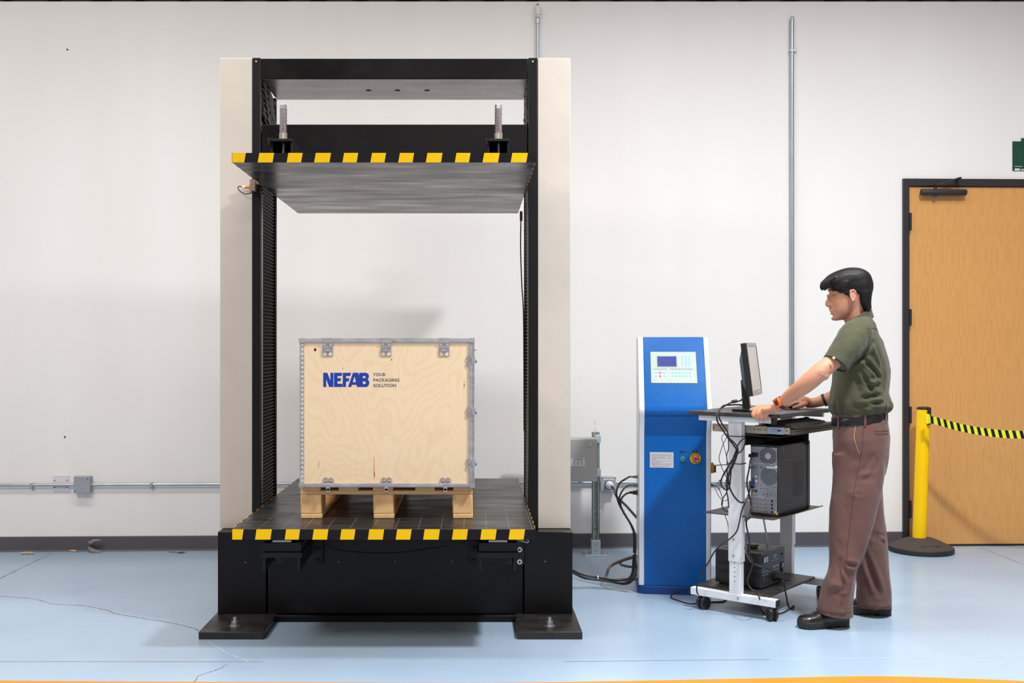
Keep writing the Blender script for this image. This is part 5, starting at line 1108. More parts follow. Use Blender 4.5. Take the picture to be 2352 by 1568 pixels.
ht = T.part('head', MB().lathe([(.0445, ztop), (.046, ztop+.003), (.046, ztop+.012), (.034, ztop+.018), (0, ztop+.019)], BC, 36).box(BC.x+.004, BC.x+.026, BC.y-.058, BC.y-.040, ztop-.098, ztop+.006).xf(lambda p: leanp((p[0]-.010, p[1], p[2]))), black_plastic, bevel=.002)
# belt: world path to the right, sagging, with black diagonals
bp_ = [P(2130, 962, 7.02), P(2137, 963, 7.0), P(2160, 969, 6.96), P(2200, 980, 6.9), P(2250, 990, 6.83), P(2300, 996, 6.76), P(2352, 998, 6.70), P(2420, 996, 6.62), P(2500, 985, 6.5)]
bp_ = smoothpath(bp_, 10); hb = .0245
vs = []
for i, p in enumerate(bp_): vs += [p+Vector((0, 0, hb)), p-Vector((0, 0, hb))]
n = len(bp_)
sol = MB(); off = Vector((0, .0012, 0))
vv = vs+[v+off for v in vs]; m2 = 2*n
sol.raw(vv, [(2*i, 2*i+1, 2*i+3, 2*i+2) for i in range(n-1)]+[(m2+2*i, m2+2*i+2, m2+2*i+3, m2+2*i+1) for i in range(n-1)]+[(2*i, 2*i+2, m2+2*i+2, m2+2*i) for i in range(n-1)]+[(2*i+1, m2+2*i+1, m2+2*i+3, 2*i+3) for i in range(n-1)])
B = Thing('barrier_belt', 'yellow and black striped barrier belt stretched from the yellow post to the right', 'belt', org=bp_[0])
bl = B.part('webbing', sol, mat('yellow_webbing', (226, 222, 32), .6), smooth=60)
mb = MB(); cum = [0.0]
for i in range(1, n): cum.append(cum[-1]+(bp_[i]-bp_[i-1]).length)
def at_s(s):
    s = max(0, min(cum[-1]-1e-4, s))
    for i in range(1, n):
        if cum[i] >= s: t = (s-cum[i-1])/(cum[i]-cum[i-1]); return bp_[i-1].lerp(bp_[i], t)
s = .022
while s < cum[-1]-.05:
    sl_ = .020*(1 if s < .9 else max(-1, 1-(s-.9)*4)); sl_ = -.004 if s < .05 else sl_*-.6
    q = [at_s(s)+Vector((0, -.0006, hb)), at_s(s+.019)+Vector((0, -.0006, hb)), at_s(s+.019-sl_)+Vector((0, -.0006, -hb)), at_s(s-sl_)+Vector((0, -.0006, -hb))]
    mb.raw(q+[p+Vector((0, -.0006, 0)) for p in q], [(0,3,2,1),(4,5,6,7),(0,1,5,4),(1,2,6,5),(2,3,7,6),(3,0,4,7)]); s += .0405
B.part('black_stripes', mb, black_tape, parent=bl, smooth=0)
B.part('belt_clip', MB().box(bp_[0].x-.012, bp_[0].x+.014, bp_[0].y-.006, bp_[0].y+.012, bp_[0].z-.032, bp_[0].z+.032), mat('yellow_clip', (238, 222, 20), .4), bevel=.003)

# ================================================================ the person
def bake(ob, mods):
    """apply modifiers through the depsgraph and return the mesh"""
    for kind, kw in mods:
        m = ob.modifiers.new(kind, kind)
        for k, v in kw.items(): setattr(m, k, v)
    bpy.context.view_layer.update(); dg = bpy.context.evaluated_depsgraph_get()
    me = bpy.data.meshes.new_from_object(ob.evaluated_get(dg)); ob.modifiers.clear()
    old = ob.data; ob.data = me; bpy.data.meshes.remove(old)
    me.polygons.foreach_set('use_smooth', [True]*len(me.polygons)); return ob
def fuse(name, mb, m, voxel, smooth=6, fac=.5):
    ob = mkobj(name, mb, m, smooth=0)
    bake(ob, [('REMESH', dict(mode='VOXEL', voxel_size=voxel)), ('SMOOTH', dict(iterations=smooth, factor=fac))])
    ob.data.materials.clear(); ob.data.materials.append(m); return ob
def displace(ob, fn):
    me = ob.data; n = len(me.vertices); co = np.empty(n*3, 'f'); no = np.empty(n*3, 'f')
    me.vertices.foreach_get('co', co); me.vertices.foreach_get('normal', no); co = co.reshape(-1, 3); no = no.reshape(-1, 3)
    d = fn(co, no)
    co = co+(no*d[:, None] if d.ndim == 1 else d); me.vertices.foreach_set('co', co.astype('f').ravel()); me.update()
def vn(co, scale, seed=0, oct_=2):
    s = np.asarray(scale, 'f'); out = np.empty(len(co))
    for i, p in enumerate(co): q = p*s+seed; out[i] = mnoise.fractal(Vector((float(q[0]), float(q[1]), float(q[2]))), 1.0, 2.0, oct_)
    return out
def crease(co, a, b, w, depth, side=0.0):
    """soft fold along the segment a-b (world points)"""
    a = np.array(a); b = np.array(b); ab = b-a; L2 = (ab**2).sum(); t = np.clip(((co-a)@ab)/L2, 0, 1); d = np.linalg.norm(co-(a+t[:, None]*ab), axis=1)
    fall = np.sin(np.clip(t, .02, .98)*PI)**.5
    return depth*fall*(np.exp(-(d/w)**2)-.55*np.exp(-((d-1.7*w)/w)**2))
skin = mat('skin', (208, 148, 118), .5, var=.05, vscale=14, sss=.12)
# a little more texture on the clothes: woven bump and soft colour change
shirt_m = mat('olive_cotton', (69, 69, 45), .85, var=.09, vscale=9, bump=.25, bscale=90, sheen=.15)
pants_m = mat('brown_cotton_twill', (101, 70, 62), .85, var=.07, vscale=7, bump=.2, bscale=110, sheen=.15)
hair_m = mat('black_hair', (18, 15, 17), .5, var=.3, vscale=12, stretch=(9, 9, 1.2), bump=.35, bscale=40, spec=.35)
PF_ = Vector((-math.cos(math.radians(18)), math.sin(math.radians(18)), 0))       # the way he faces
PL_ = Vector((-PF_.y, PF_.x, 0))                                                 # his left, towards the camera
if PL_.y > 0: PL_ = -PL_
Yb = 5.33
PR = Thing('person', 'person with short black hair in an olive shirt and brown trousers leaning on the cart', 'person', org=(P(1965, 0, 5.33).x, 5.33, 0))
def pput(ob, label=None, parent=None):
    if parent is None:
        ob.parent = PR.e; ob.location = -PR.e.location
    else: ob.parent = parent; ob.location = (0, 0, 0)
    if label: ob['label'] = label
    return ob
def ring(c, f, l, hf, hl, n=40, e=2.0, tiltf=0.0):
    """superellipse ring about c; f, l directions; hf, hl half sizes; tiltf raises the back"""
    out = []
    for k in range(n):
        a = 2*PI*k/n; ca, sa = math.cos(a), math.sin(a)
        x = math.copysign(abs(ca)**(2/e), ca)*hf; y = math.copysign(abs(sa)**(2/e), sa)*hl
        out.append(Vector(c)+f*x+l*y+Vector((0, 0, -tiltf*x)))
    return out
def torso_rings(rows, Y=Yb, e=2.3, n=44, grow=0.0):
    """rows: (photo row, front px, back px, half width) -> rings"""
    out = []; cosf = abs(PF_.x); sinf = abs(PL_.x)
    for v, xf_, xb_, hw in rows:
        s = F_PX/Y; c = P((xf_+xb_)/2, v, Y); half = (xb_-xf_)/2/s
        hf = math.sqrt(max(1e-4, half**2-(hw*sinf)**2))/cosf
        tl = .11*max(0, min(1, (v-900)/45))*max(0, min(1, (1040-v)/50))
        out.append(ring(c, PF_, PL_, hf+grow, hw+grow, n, e, tl))
    return out
def limb(mb, pts, radii, k=5, n=20, side=None, flat=1.0):
    pts = smoothpath(pts, k); r = lerp_list(radii, k); mb.tube(pts, r, n, side=side, flat=flat)
    for p, rr in ((pts[0], r[0]), (pts[-1], r[-1])): mb.ell(p, (rr*.98,)*3, 12, 8)

# ---------------- head in its own coordinates: f forward, l left (towards camera), z up; origin at the ear
HO = P(1954, 681, 5.33-.0)
yaw = math.radians(12); pitch = math.radians(8)
hf_ = Vector((-math.cos(yaw), math.sin(yaw), 0)); hl_ = Vector((-math.sin(yaw), -math.cos(yaw), 0))
hF = (hf_*math.cos(pitch)-Vector((0, 0, 1))*math.sin(pitch)); hZ = (Vector((0, 0, 1))*math.cos(pitch)+hf_*math.sin(pitch)); hL = hl_
HC = HO-hL*.0   # centre plane passes Y = 5.33
def H(f, l, z): return HC+hF*f+hL*l+hZ*z
def head_loft(mb, rows, e=2.2, n=48, fn=None):
    rings = []
    zz = [r[0] for r in rows]; S = 4
    cols_ = [lerp_list([r[i] for r in rows], S) for i in range(4)]
    for z, ff, fb, hw in zip(*cols_):
        rg = []; fc = (ff+fb)/2; fh = (ff-fb)/2
        for k in range(n):
            a = 2*PI*k/n; ca, sa = math.cos(a), math.sin(a)
            x = math.copysign(abs(ca)**(2/e), ca)*fh; y = math.copysign(abs(sa)**(2/e), sa)*hw
            if fn: x, y = fn(x, y, fc, fh, hw, z)
            rg.append(H(fc+x, y, z))
        rings.append(rg)
    mb.ring_loft(rings)
body = MB()
def facefn(x, y, fc, fh, hw, z):
    # narrow the front of the face, keep the cheekbones, sink the eye sockets
    t = max(0, x/fh); f = fc+x
    y *= 1-.16*t**3
    if t > .2:
        for s in (-1, 1):
            d = math.exp(-(((y-s*.032)/.017)**2+((z-.022)/.015)**2)); x -= .012*d*t
            d = math.exp(-(((y-s*.040)/.022)**2+((z+.018)/.018)**2)); x += .004*d*t
    return x, y
skull = [(-.108, .086, .052, .012), (-.105, .094, .030, .026), (-.092, .098, .006, .042), (-.075, .098, -.018, .052), (-.055, .101, -.040, .059), (-.030, .099, -.062, .065), (-.005, .096, -.076, .070), (.022, .095, -.084, .073), (.045, .101, -.088, .074), (.070, .100, -.088, .074), (.092, .088, -.082, .069), (.110, .066, -.066, .058), (.122, .038, -.040, .040), (.128, .008, -.012, .014)]
head_loft(body, skull, fn=facefn)
nose = [H(.094, 0, .026), H(.103, 0, .006), H(.1125, 0, -.014), H(.114, 0, -.025)]
body.ell(H(.098, 0, -.012), (.016, .0145, .020), 16, 12)
body.tube(smoothpath(nose, 4), lerp_list([.007, .009, .0115, .0115], 4), 14)
body.ell(H(.112, 0, -.0245), (.0115,)*3, 14, 10)
for s in (-1, 1): body.ell(H(.102, s*.0125, -.028), (.011, .0085, .008), 12, 8)
body.ell(H(.101, 0, -.045), (.010, .014, .010), 12, 8, M=Matrix.Rotation(0, 3, 'Z'))
body.ell(H(.092, 0, -.093), (.015, .017, .013), 14, 10)
MH = Matrix((hF, hL, hZ)).transposed().to_3x3()
for s in (-1, 1):
    body.ell(H(.084, s*.028, .042), (.012, .019, .007), 14, 8, M=MH); body.ell(H(.0715, s*.031, .0225), (.0125, .0145, .0105), 16, 10, M=MH)
# ears
for s in (-1, 1):
    body.ell(H(-.003, s*.0755, .001), (.0150, .0055, .0265), 18, 12, M=MH)
    t_ = [H(-.003+.0150*math.cos(a), s*(.0805-.002*math.cos(a)), .003+.0265*math.sin(a)) for a in np.linspace(-1.6, 3.0, 16)]
    body.tube(t_, [.0030]+[.0038]*14+[.0030], 8); body.ell(H(.003, s*.079, -.023), (.007, .0045, .008), 10, 8, M=MH); body.ell(H(.010, s*.077, -.003), (.004, .005, .006), 10, 8, M=MH)
# neck
limb(body, [H(-.025, 0, -.01), P(1961, 718, 5.335), P(1971, 742, 5.34), P(1976, 765, 5.34)], [.058, .055, .056, .058], n=24)
# torso core under the shirt
body.ring_loft(torso_rings([(948, 1922, 2030, .14), (900, 1922, 2026, .15), (850, 1928, 2030, .155), (800, 1932, 2026, .165), (775, 1944, 2008, .15), (762, 1954, 1998, .10)], e=2.2))
# near (left) arm, far (right) arm
s1, s2, s3 = Vector((0, 0, 0)), 0, 0
near = [P(1962, 775, 5.17), P(1932, 812, 5.13), P(1905, 836, 5.10), P(1884, 853, 5.09), P(1863, 872, 5.10), P(1842, 889, 5.13), P(1818, 906, 5.18), P(1800, 921, 5.225), P(1789, 929, 5.25)]
limb(body, near, [.050, .043, .0405, .0425, .0425, .0395, .0325, .0275, .0255], n=24)
body.ell(P(1892, 862, 5.075), (.026, .024, .024), 14, 10)
far = [P(1975, 775, 5.52), P(1968, 835, 5.60), P(1950, 885, 5.68), P(1925, 905, 5.72), P(1900, 916, 5.745), P(1872, 924, 5.765), P(1856, 925, 5.775)]
limb(body, far, [.050, .043, .042, .038, .032, .027, .026], n=24)
# pelvis and legs inside the trousers, down to the ankles
body.ring_loft(torso_rings([(1090, 1926, 2024, .14), (1040, 1922, 2030, .155), (1000, 1922, 2032, .15), (945, 1924, 2030, .135)], e=2.2))
limb(body, [P(1972, 1060, 5.26), P(1962, 1180, 5.24), P(1945, 1280, 5.235), P(1925, 1400, 5.235)], [.078, .060, .048, .035], n=20)
limb(body, [P(1985, 1060, 5.42), P(1998, 1180, 5.44), P(2006, 1280, 5.45), P(2010, 1385, 5.455)], [.078, .060, .048, .035], n=20)

# ---------------- hands
def edgeY(x):
    k = (x-CU)/F_PX
    A = cw(.25, -.07, 0); t = (A.x-k*A.y)/(.766+.643*k); return A.y+.643*t
def finger(mb, pts, radii): limb(mb, pts, radii, k=4, n=14)
def E(x, v, d): return P(x, v, edgeY(x)+d)
# near hand: back of the hand on the desk corner, fingers folded over its edge
body.ell(P(1779, 937, 5.275), (.036, .030, .020), 18, 12, M=Matrix.Rotation(math.radians(18), 3, 'Y'))
hv = [P(1789, 930, 5.25), P(1776, 936, 5.27), P(1762, 940, 5.285), P(1752, 941, 5.295)]
body.tube(smoothpath(hv, 4), lerp_list([.025, .031, .035, .031], 4), 18, side=(.64, .77, 0), flat=.58)
body.ell(P(1783, 943, 5.255), (.017, .015, .011), 12, 8)
finger(body, [E(1755, 938, .03), E(1744, 936.5, .02), E(1734, 943, .004), E(1729.5, 951, -.006), E(1733, 957.5, -.006)], [.0125, .0125, .0110, .0100, .0085])
finger(body, [E(1760, 940, .02), E(1748.5, 938.5, .008), E(1740.5, 948, -.010), E(1737.5, 957, -.010), E(1742, 963, -.004)], [.0125, .0130, .0112, .0102, .0088])
finger(body, [E(1766, 943, .01), E(1756, 942, -.004), E(1750, 951, -.014), E(1748, 959, -.014), E(1752.5, 964.5, -.006)], [.0125, .0125, .0108, .0100, .0086])
finger(body, [E(1774, 946, 0), E(1765, 947, -.010), E(1759, 954, -.018), E(1758.5, 960, -.016), E(1767, 959.5, -.006)], [.0115, .0110, .0096, .0090, .0078])
finger(body, [P(1772, 937, 5.30), P(1756, 933.5, 5.335), P(1742, 935, 5.36), P(1733, 938.5, 5.365), P(1725, 941, 5.365)], [.0150, .0130, .0115, .0105, .0088])
# far hand: flat on the desktop, fingers slightly spread
def D3(x, v, Y): return P(x, v, Y)
body.tube(smoothpath([P(1866, 925, 5.77), P(1853, 921, 5.775), P(1842, 919.5, 5.775), P(1829, 923, 5.77)], 4), lerp_list([.026, .034, .038, .034], 4), 18, side=(0, 1, 0), flat=.68)
dz = (DT-CAMZ)
def onDesk(x, Y, h): return Vector(((x-CU)*Y/F_PX, Y, DT+h))
for (x0, Y0, x1, Y1, x2, Y2, r) in ((1829, 5.735, 1813, 5.69, 1800, 5.66, .0098), (1827, 5.755, 1808, 5.73, 1793, 5.715, .0102), (1827, 5.775, 1808, 5.77, 1793, 5.765, .0100), (1829, 5.795, 1813, 5.805, 1801, 5.81, .0090)):
    finger(body, [P(1838, 925, Y0), onDesk(x0, Y0, .030), onDesk(x1, Y1, .021), onDesk(x2, Y2, .010)], [r*1.15, r*1.15, r, r*.85])
finger(body, [P(1850, 927, 5.745), onDesk(1842, 5.71, .022), onDesk(1832, 5.68, .015), onDesk(1823, 5.665, .011)], [.014, .013, .0112, .0092])
bo = fuse('body', body, skin, .0034, smooth=4, fac=.5)
def skinfn(co, no):
    d = np.zeros(len(co))
    # mouth line, nostril shadow, lids: small cuts in the head's own coordinates
    q = co-np.array(HC); f = q@np.array(hF); l = q@np.array(hL); z = q@np.array(hZ)
    face = (f > .06) & (np.abs(l) < .05) & (z > -.12) & (z < .07)
    lip = .0062*np.exp(-((z+.058)/.0055)**2)+.0066*np.exp(-((z+.070)/.006)**2)-.0045*np.exp(-((z+.0640)/.0022)**2)-.004*np.exp(-((z+.082)/.006)**2)
    d += np.where(face & (f > .075), lip*np.exp(-(l/.021)**4), 0)
    # elbow creases on the near arm
    d += crease(co, P(1878, 850, 5.04), P(1895, 858, 5.04), .006, -.004)
    d += crease(co, P(1895, 858, 5.04), P(1893, 868, 5.04), .005, -.004)
    # knuckles and tendons
    for x in (1744, 1749.5, 1756.5, 1765):
        pass
    return d
displace(bo, skinfn)
pput(bo)
from mathutils.bvhtree import BVHTree
btree = BVHTree.FromPolygons([v.co[:] for v in bo.data.vertices], [p.vertices[:] for p in bo.data.polygons])
def onface(l, z, out=.0005):
    h = btree.ray_cast(H(.2, l, z), -hF, .3)
    return (h[0]+h[1]*out) if h[0] is not None else H(.09, l, z)
mb = MB()
for z, r in ((-.0585, .0032), (-.0695, .0038)):
    mb.tube([onface(t, z-.0015*(abs(t)/.019)**2*(1 if r < .0035 else -2), -.0006) for t in np.linspace(-.019, .019, 11)], [r*.35, r*.7, r, r, r, r, r, r, r, r*.7, r*.35], 10, side=tuple(hZ), flat=.8)
pput(fuse('lips', mb, mat('lips', (186, 112, 100), .5), .0011, 4), parent=bo)
mb = MB()
for s in (-1, 1): mb.tube([onface(s*(.019+.024*k/6), .0165-.002*math.sin(k/6*PI), .0003) for k in range(7)], [.0006, .0012, .0015, .0016, .0015, .0012, .0006], 6)
pput(mkobj('eyelashes', mb, hair_m), parent=bo)
mb = MB()
for s in (-1, 1): mb.tube([onface(s*(.013+.037*k/7), .043+.004*math.sin(k/7*PI)-.002*k/7, .0008) for k in range(8)], [.0016, .0028, .0034, .0034, .0032, .0028, .002, .001], 8, side=tuple(hZ), flat=.6)
pput(mkobj('eyebrows', mb, hair_m), parent=bo)
# glasses
mb = MB(); gl = MB()
for s in (-1, 1):
    pts = []
    for k in range(21):
        a = 2*PI*k/20; y = .033+.0225*math.copysign(abs(math.cos(a))**.7, math.cos(a)); z = .012+.0150*math.copysign(abs(math.sin(a))**.7, math.sin(a))
        pts.append(H(.1065-.10*max(0, y-.025), s*y, z))
    mb.tube(pts, .0010, 6)
    gl.raw(pts[:-1], [tuple(range(20))])
    mb.tube([H(.1035, s*.055, .018), H(.088, s*.073, .022), H(.04, s*.079, .022), H(.004, s*.080, .024), H(-.012, s*.079, .012)], .0011, 6)
mb.tube([H(.1065, -.011, .016), H(.1110, 0, .019), H(.1065, .011, .016)], .0011, 6)
g = pput(mkobj('glasses', mb, mat('thin_metal_frame', (96, 84, 82), .35, metal=.7)), 'thin-rimmed glasses')
gm_ = bpy.data.materials.new('clear_lens'); gm_.use_nodes = True; b_ = gm_.node_tree.nodes['Principled BSDF']; b_.inputs['Transmission Weight'].default_value = 1; b_.inputs['Roughness'].default_value = .02; b_.inputs['IOR'].default_value = 1.05
pput(mkobj('lenses', gl, gm_, smooth=0), parent=g)
# ---------------- hair
hb = MB()
hair = [(-.082, -.048, -.072, .030), (-.072, -.036, -.086, .048), (-.05, -.026, -.088, .063), (-.025, -.020, -.093, .071), (.0, -.016, -.099, .076), (.010, .000, -.103, .0780), (.020, .036, -.107, .0795), (.034, .058, -.110, .081), (.046, .074, -.112, .082), (.056, .096, -.112, .083), (.068, .118, -.111, .083), (.078, .128, -.109, .083), (.090, .127, -.106, .081), (.106, .110, -.097, .076), (.122, .086, -.080, .066), (.135, .050, -.052, .049), (.142, .010, -.020, .022)]
def hairfn(x, y, fc, fh, hw, z):
    t = x/fh
    if t > .35 and z > .05: y *= 1-.10*(t-.35)
    return x, y
head_loft(hb, hair, e=2.3, fn=hairfn)
for s in (-1, 1): hb.tube(smoothpath([H(.030, s*.076, .046), H(.022, s*.076, .022), H(.016, s*.0745, .004), H(.013, s*.073, -.010)], 4), lerp_list([.014, .011, .008, .004], 4), 10, side=tuple(hF), flat=.45)
rr = random.Random(3)
for k in range(26):   # fringe locks
    l0 = -.062+.124*k/25; q = 1-abs(l0)/.075
    f0 = .086+.030*q; z0 = .088+rr.uniform(-.004, .004)
    hb.tube(smoothpath([H(f0-.03, l0, z0+.014), H(f0+.006, l0*1.02, z0-.002), H(f0+.012+rr.uniform(-.004, .006), l0*1.05, z0-.018), H(f0+.006+rr.uniform(-.006, .008), l0*1.08+rr.uniform(-.004, .004), z0-.030-rr.uniform(0, .010))], 4), lerp_list([.010, .0095, .007, .0022], 4), 8)
def onside(f, z, s, out):
    h = btree.ray_cast(H(f, s*.2, z), -hL*s, .3)
    return h[0]+hL*(s*out) if h[0] is not None else H(f, s*.06, z)
for s in (-1, 1):
    for k in range(8):
        f = .026+.0085*k; ze = .006+.0050*k+rr.uniform(-.003, .003)
        hb.tube(smoothpath([onside(f-.012, .074, s, .004), onside(f-.004, .055, s, .005), onside(f, (.055+ze)/2, s, .004), onside(f+.003, ze, s, .001)], 4), lerp_list([.010, .0085, .0065, .0018], 4), 8)
ho = fuse('hair', hb, hair_m, .0032, 3)
def hairdisp(co, no):
    q = co-np.array(HC); f = q@np.array(hF); l = q@np.array(hL); z = q@np.array(hZ)
    ang = np.arctan2(z-.02, f+.02); rad = np.stack([ang*9+l*0, l*0+np.hypot(f, z)*3, l*60], 1)
    loc = np.stack([f*10+z*6, l*150, z*16], 1)
    return vn(loc, (1, 1, 1), 3.3, 2)*.0016
displace(ho, hairdisp); pput(ho)

# ---------------- shirt
sb = MB()
rows = [(952, 1919, 2034, .150), (946, 1912, 2042, .166), (936, 1907, 2047, .178), (922, 1905.5, 2043, .180), (900, 1908, 2039, .176), (875, 1911, 2042, .176), (850, 1914, 2044, .180), (825, 1918, 2040, .186), (800, 1922, 2034, .192), (782, 1928, 2029, .190), (768, 1934, 2023, .182), (756, 1941, 2018, .160), (745, 1948, 2013, .125), (734, 1955, 2008, .096), (726, 1960, 2004, .078)]
sb.ring_loft(torso_rings(rows, e=2.35, n=56))
nsl = [P(1985, 756, 5.24), P(1966, 768, 5.18), P(1948, 795, 5.13), P(1933, 815, 5.11), P(1921, 833, 5.10)]
limb(sb, nsl[:-1]+[P(1922.5, 831, 5.10)], [.060, .070, .066, .061, .058], n=28) if False else sb.tube(smoothpath(nsl, 5), lerp_list([.058, .071, .067, .062, .0605], 5), 28)
sb.ell(nsl[0], (.058,)*3); sb.ell(P(1966, 766, 5.19), (.070, .066, .068))
fsl = [P(1985, 756, 5.46), P(1975, 768, 5.50), P(1966, 800, 5.55), P(1960, 835, 5.59)]
sb.tube(smoothpath(fsl, 5), lerp_list([.058, .070, .066, .062], 5), 28); sb.ell(fsl[0], (.058,)*3); sb.ell(fsl[1], (.07,)*3)
so = fuse('shirt', sb, shirt_m, .0058, 5)
def shirtfn(co, no):
    n = vn(co, (5, 5, 3.2), 1.7, 3)*.0065+vn(co, (20, 20, 12), 8.1, 3)*.0032
    Yn = 5.15
    for a, b, w_, d in [((1985, 812), (2010, 780), .010, -.010), ((1960, 840), (1992, 812), .012, -.012), ((1978, 818), (2035, 880), .010, -.009), ((1972, 845), (2008, 905), .012, -.010), ((1955, 850), (1985, 900), .012, .008),
                        ((2000, 790), (2032, 850), .012, .006), ((1990, 750), (2000, 800), .008, -.006), ((1950, 870), (1962, 935), .012, -.006), ((1975, 915), (2040, 905), .012, -.009), ((1990, 880), (2042, 872), .012, .008),
                        ((1925, 870), (1935, 935), .010, .006), ((1998, 925), (2045, 925), .010, -.008), ((1955, 935), (2000, 942), .009, .007), ((1930, 800), (1960, 780), .009, .005), ((1925, 822), (1955, 800), .009, -.005), ((1945, 810), (1965, 830), .008, .005)]:
        n += crease(co, P(a[0], a[1], Yn), P(b[0], b[1], Yn), w_*.95, d*1.7)
    # yoke seam and armhole seam, blousing over the belt
    n += crease(co, P(1993, 752, 5.2), P(2018, 757, 5.3), .004, -.004)
    n += crease(co, P(1988, 755, 5.16), P(1993, 800, 5.14), .005, -.006)+crease(co, P(1993, 800, 5.14), P(1983, 818, 5.14), .005, -.005)
    z = co[:, 2]; zb_ = P(0, 944, Yb).z
    ang = np.arctan2(co[:, 1]-Yb, co[:, 0]-P(1975, 0, Yb).x)
    n += .006*np.sin(ang*17+2*np.sin(ang*5))*np.exp(-((z-zb_-.02)/.035)**2)
    return n
displace(so, shirtfn); so['label'] = 'olive short-sleeved shirt'; pput(so)
# sleeve cuff bands with a button
def band(pts, rads, m, name, parent, n=36, side=None):
    mb = MB(); vs = []
    pts = [Vector(p) for p in pts]; t = (pts[-1]-pts[0]).normalized(); u = t.orthogonal().normalized(); w_ = t.cross(u)
    prof_ = []
    for p, r in zip(pts, rads): prof_.append((p, r))
    for p, r in reversed(list(zip(pts, rads))): prof_.append((p, r-.0035))
    for p, r in prof_:
        for k in range(n): a = 2*PI*k/n; vs.append(p+u*math.cos(a)*r+w_*math.sin(a)*r)
    m_ = len(prof_); fs = [(i*n+k, i*n+(k+1) % n, ((i+1) % m_)*n+(k+1) % n, ((i+1) % m_)*n+k) for i in range(m_) for k in range(n)]
    mb.raw(vs, fs); return pput(mkobj(name, mb, m), parent=parent)
d_ = (P(1921, 833, 5.10)-P(1933, 815, 5.11)).normalized()
c0 = P(1921, 833, 5.10)
band([c0-d_*.024, c0-d_*.022, c0+d_*.006, c0+d_*.008], [.062, .0645, .0640, .0620], shirt_m, 'sleeve_cuff', so)
d2 = (fsl[3]-fsl[2]).normalized(); band([fsl[3]-d2*.024, fsl[3]-d2*.022, fsl[3]+d2*.004, fsl[3]+d2*.006], [.063, .0655, .065, .063], shirt_m, 'sleeve_cuff', so)
bp0 = P(1915.5, 821.5, 5.038)
pput(mkobj('sleeve_button', MB().cyl(bp0, bp0+Vector((-.003, -.005, 0)), .0062, 16), mat('pearl_button', (232, 226, 214), .3)), parent=so)
tb = MB().raw([P(1914, 815, 5.041), P(1919, 813, 5.045), P(1925, 824, 5.042), P(1920, 829, 5.038), P(1916, 827, 5.038)], [(0, 1, 2, 3, 4)])
# collar: a standing band with a folded leaf
mb = MB(); N_ = 40; vs = []
top_c = (P(1938, 746, Yb)+P(2000, 706, Yb))/2; bot_c = (P(1937, 757, Yb)+P(2008, 731, Yb))/2
def colring(front, back, hw, grow=0.0):
    f_ = Vector(front); b_2 = Vector(back); c = (f_+b_2)/2; ax = (f_-b_2)/2; ax = ax*(1+grow/ax.length)
    return [c+ax*math.cos(2*PI*k/N_)+PL_*math.sin(2*PI*k/N_)*(hw+grow) for k in range(N_)]
R1 = colring(P(1946, 738, Yb), P(2001, 705, Yb), .066); R2 = colring(P(1939, 748, Yb), P(2004, 716, Yb), .076); R3 = colring(P(1933.5, 755, Yb), P(2009, 730, Yb), .090)
R4 = colring(P(1936, 754, Yb), P(2006, 729, Yb), .086); R5 = colring(P(1941, 748, Yb), P(2001.5, 716, Yb), .072); R6 = colring(P(1948, 739, Yb), P(1999, 707, Yb), .0625)
vs = R1+R2+R3+R4+R5+R6
mb.raw(vs, [(i*N_+k, i*N_+(k+1) % N_, ((i+1) % 6)*N_+(k+1) % N_, ((i+1) % 6)*N_+k) for i in range(6) for k in range(N_)])
co_ = mkobj('collar', mb, shirt_m); bake(co_, [('SUBSURF', dict(levels=2))]); pput(co_, parent=so)
ccc = P(1937, 756, Yb)
pput(mkobj('collar_point', MB().raw([P(1936, 747, Yb-.03), P(1944, 752, Yb-.05), P(1931.5, 757, Yb-.035), P(1936, 747, Yb-.026), P(1944, 752, Yb-.046), P(1931.5, 757, Yb-.031)], [(0,1,2),(5,4,3),(0,3,4,1),(1,4,5,2),(2,5,3,0)]), mat('shirt_inner_navy', (44, 42, 60), .8)), parent=so)

# ---------------- trousers
tbm = MB()
tbm.ring_loft(torso_rings([(1085, 1916, 2034, .160), (1060, 1915.5, 2039, .176), (1030, 1914.5, 2042, .184), (1005, 1913.5, 2042, .182), (985, 1913.5, 2039, .170), (968, 1914, 2036, .158), (952, 1915, 2033, .150)], e=2.4, n=56))
def legloft(rows, Ys, hw):
    rings = []; K = 5
    X0 = lerp_list([r[1] for r in rows], K); X1 = lerp_list([r[2] for r in rows], K); V = lerp_list([r[0] for r in rows], K); YY = lerp_list(Ys, K); HW = lerp_list(hw, K)
    for v, a, b, Y, h in zip(V, X0, X1, YY, HW):
        s = F_PX/Y; c = P((a+b)/2, v, Y); half = (b-a)/2/s
        rings.append(ring(c, PF_, PL_, math.sqrt(max(1e-4, half**2-(h*abs(PL_.x))**2))/abs(PF_.x), h, 36, 2.2))
    return rings
nl = [(1040, 1914.5, 2036), (1085, 1916, 2030), (1120, 1915, 2022), (1160, 1910, 2013), (1200, 1906, 2004), (1240, 1904.5, 1993), (1280, 1906, 1981), (1310, 1902, 1969), (1340, 1890, 1963), (1370, 1883, 1958.5), (1400, 1878, 1957.5)]
tbm.ring_loft(legloft(nl, [5.27, 5.26, 5.25, 5.245, 5.24, 5.235, 5.23, 5.23, 5.235, 5.24, 5.24], [.110, .108, .104, .098, .094, .092, .090, .088, .088, .090, .094]))
fl_ = [(1040, 1925, 2040), (1085, 1932, 2031), (1120, 1938, 2027), (1160, 1942, 2029), (1200, 1946, 2032.5), (1240, 1952, 2036), (1280, 1960, 2038.5), (1310, 1965, 2041), (1340, 1967, 2044.5), (1365, 1967, 2047), (1386, 1967.5, 2048.5)]
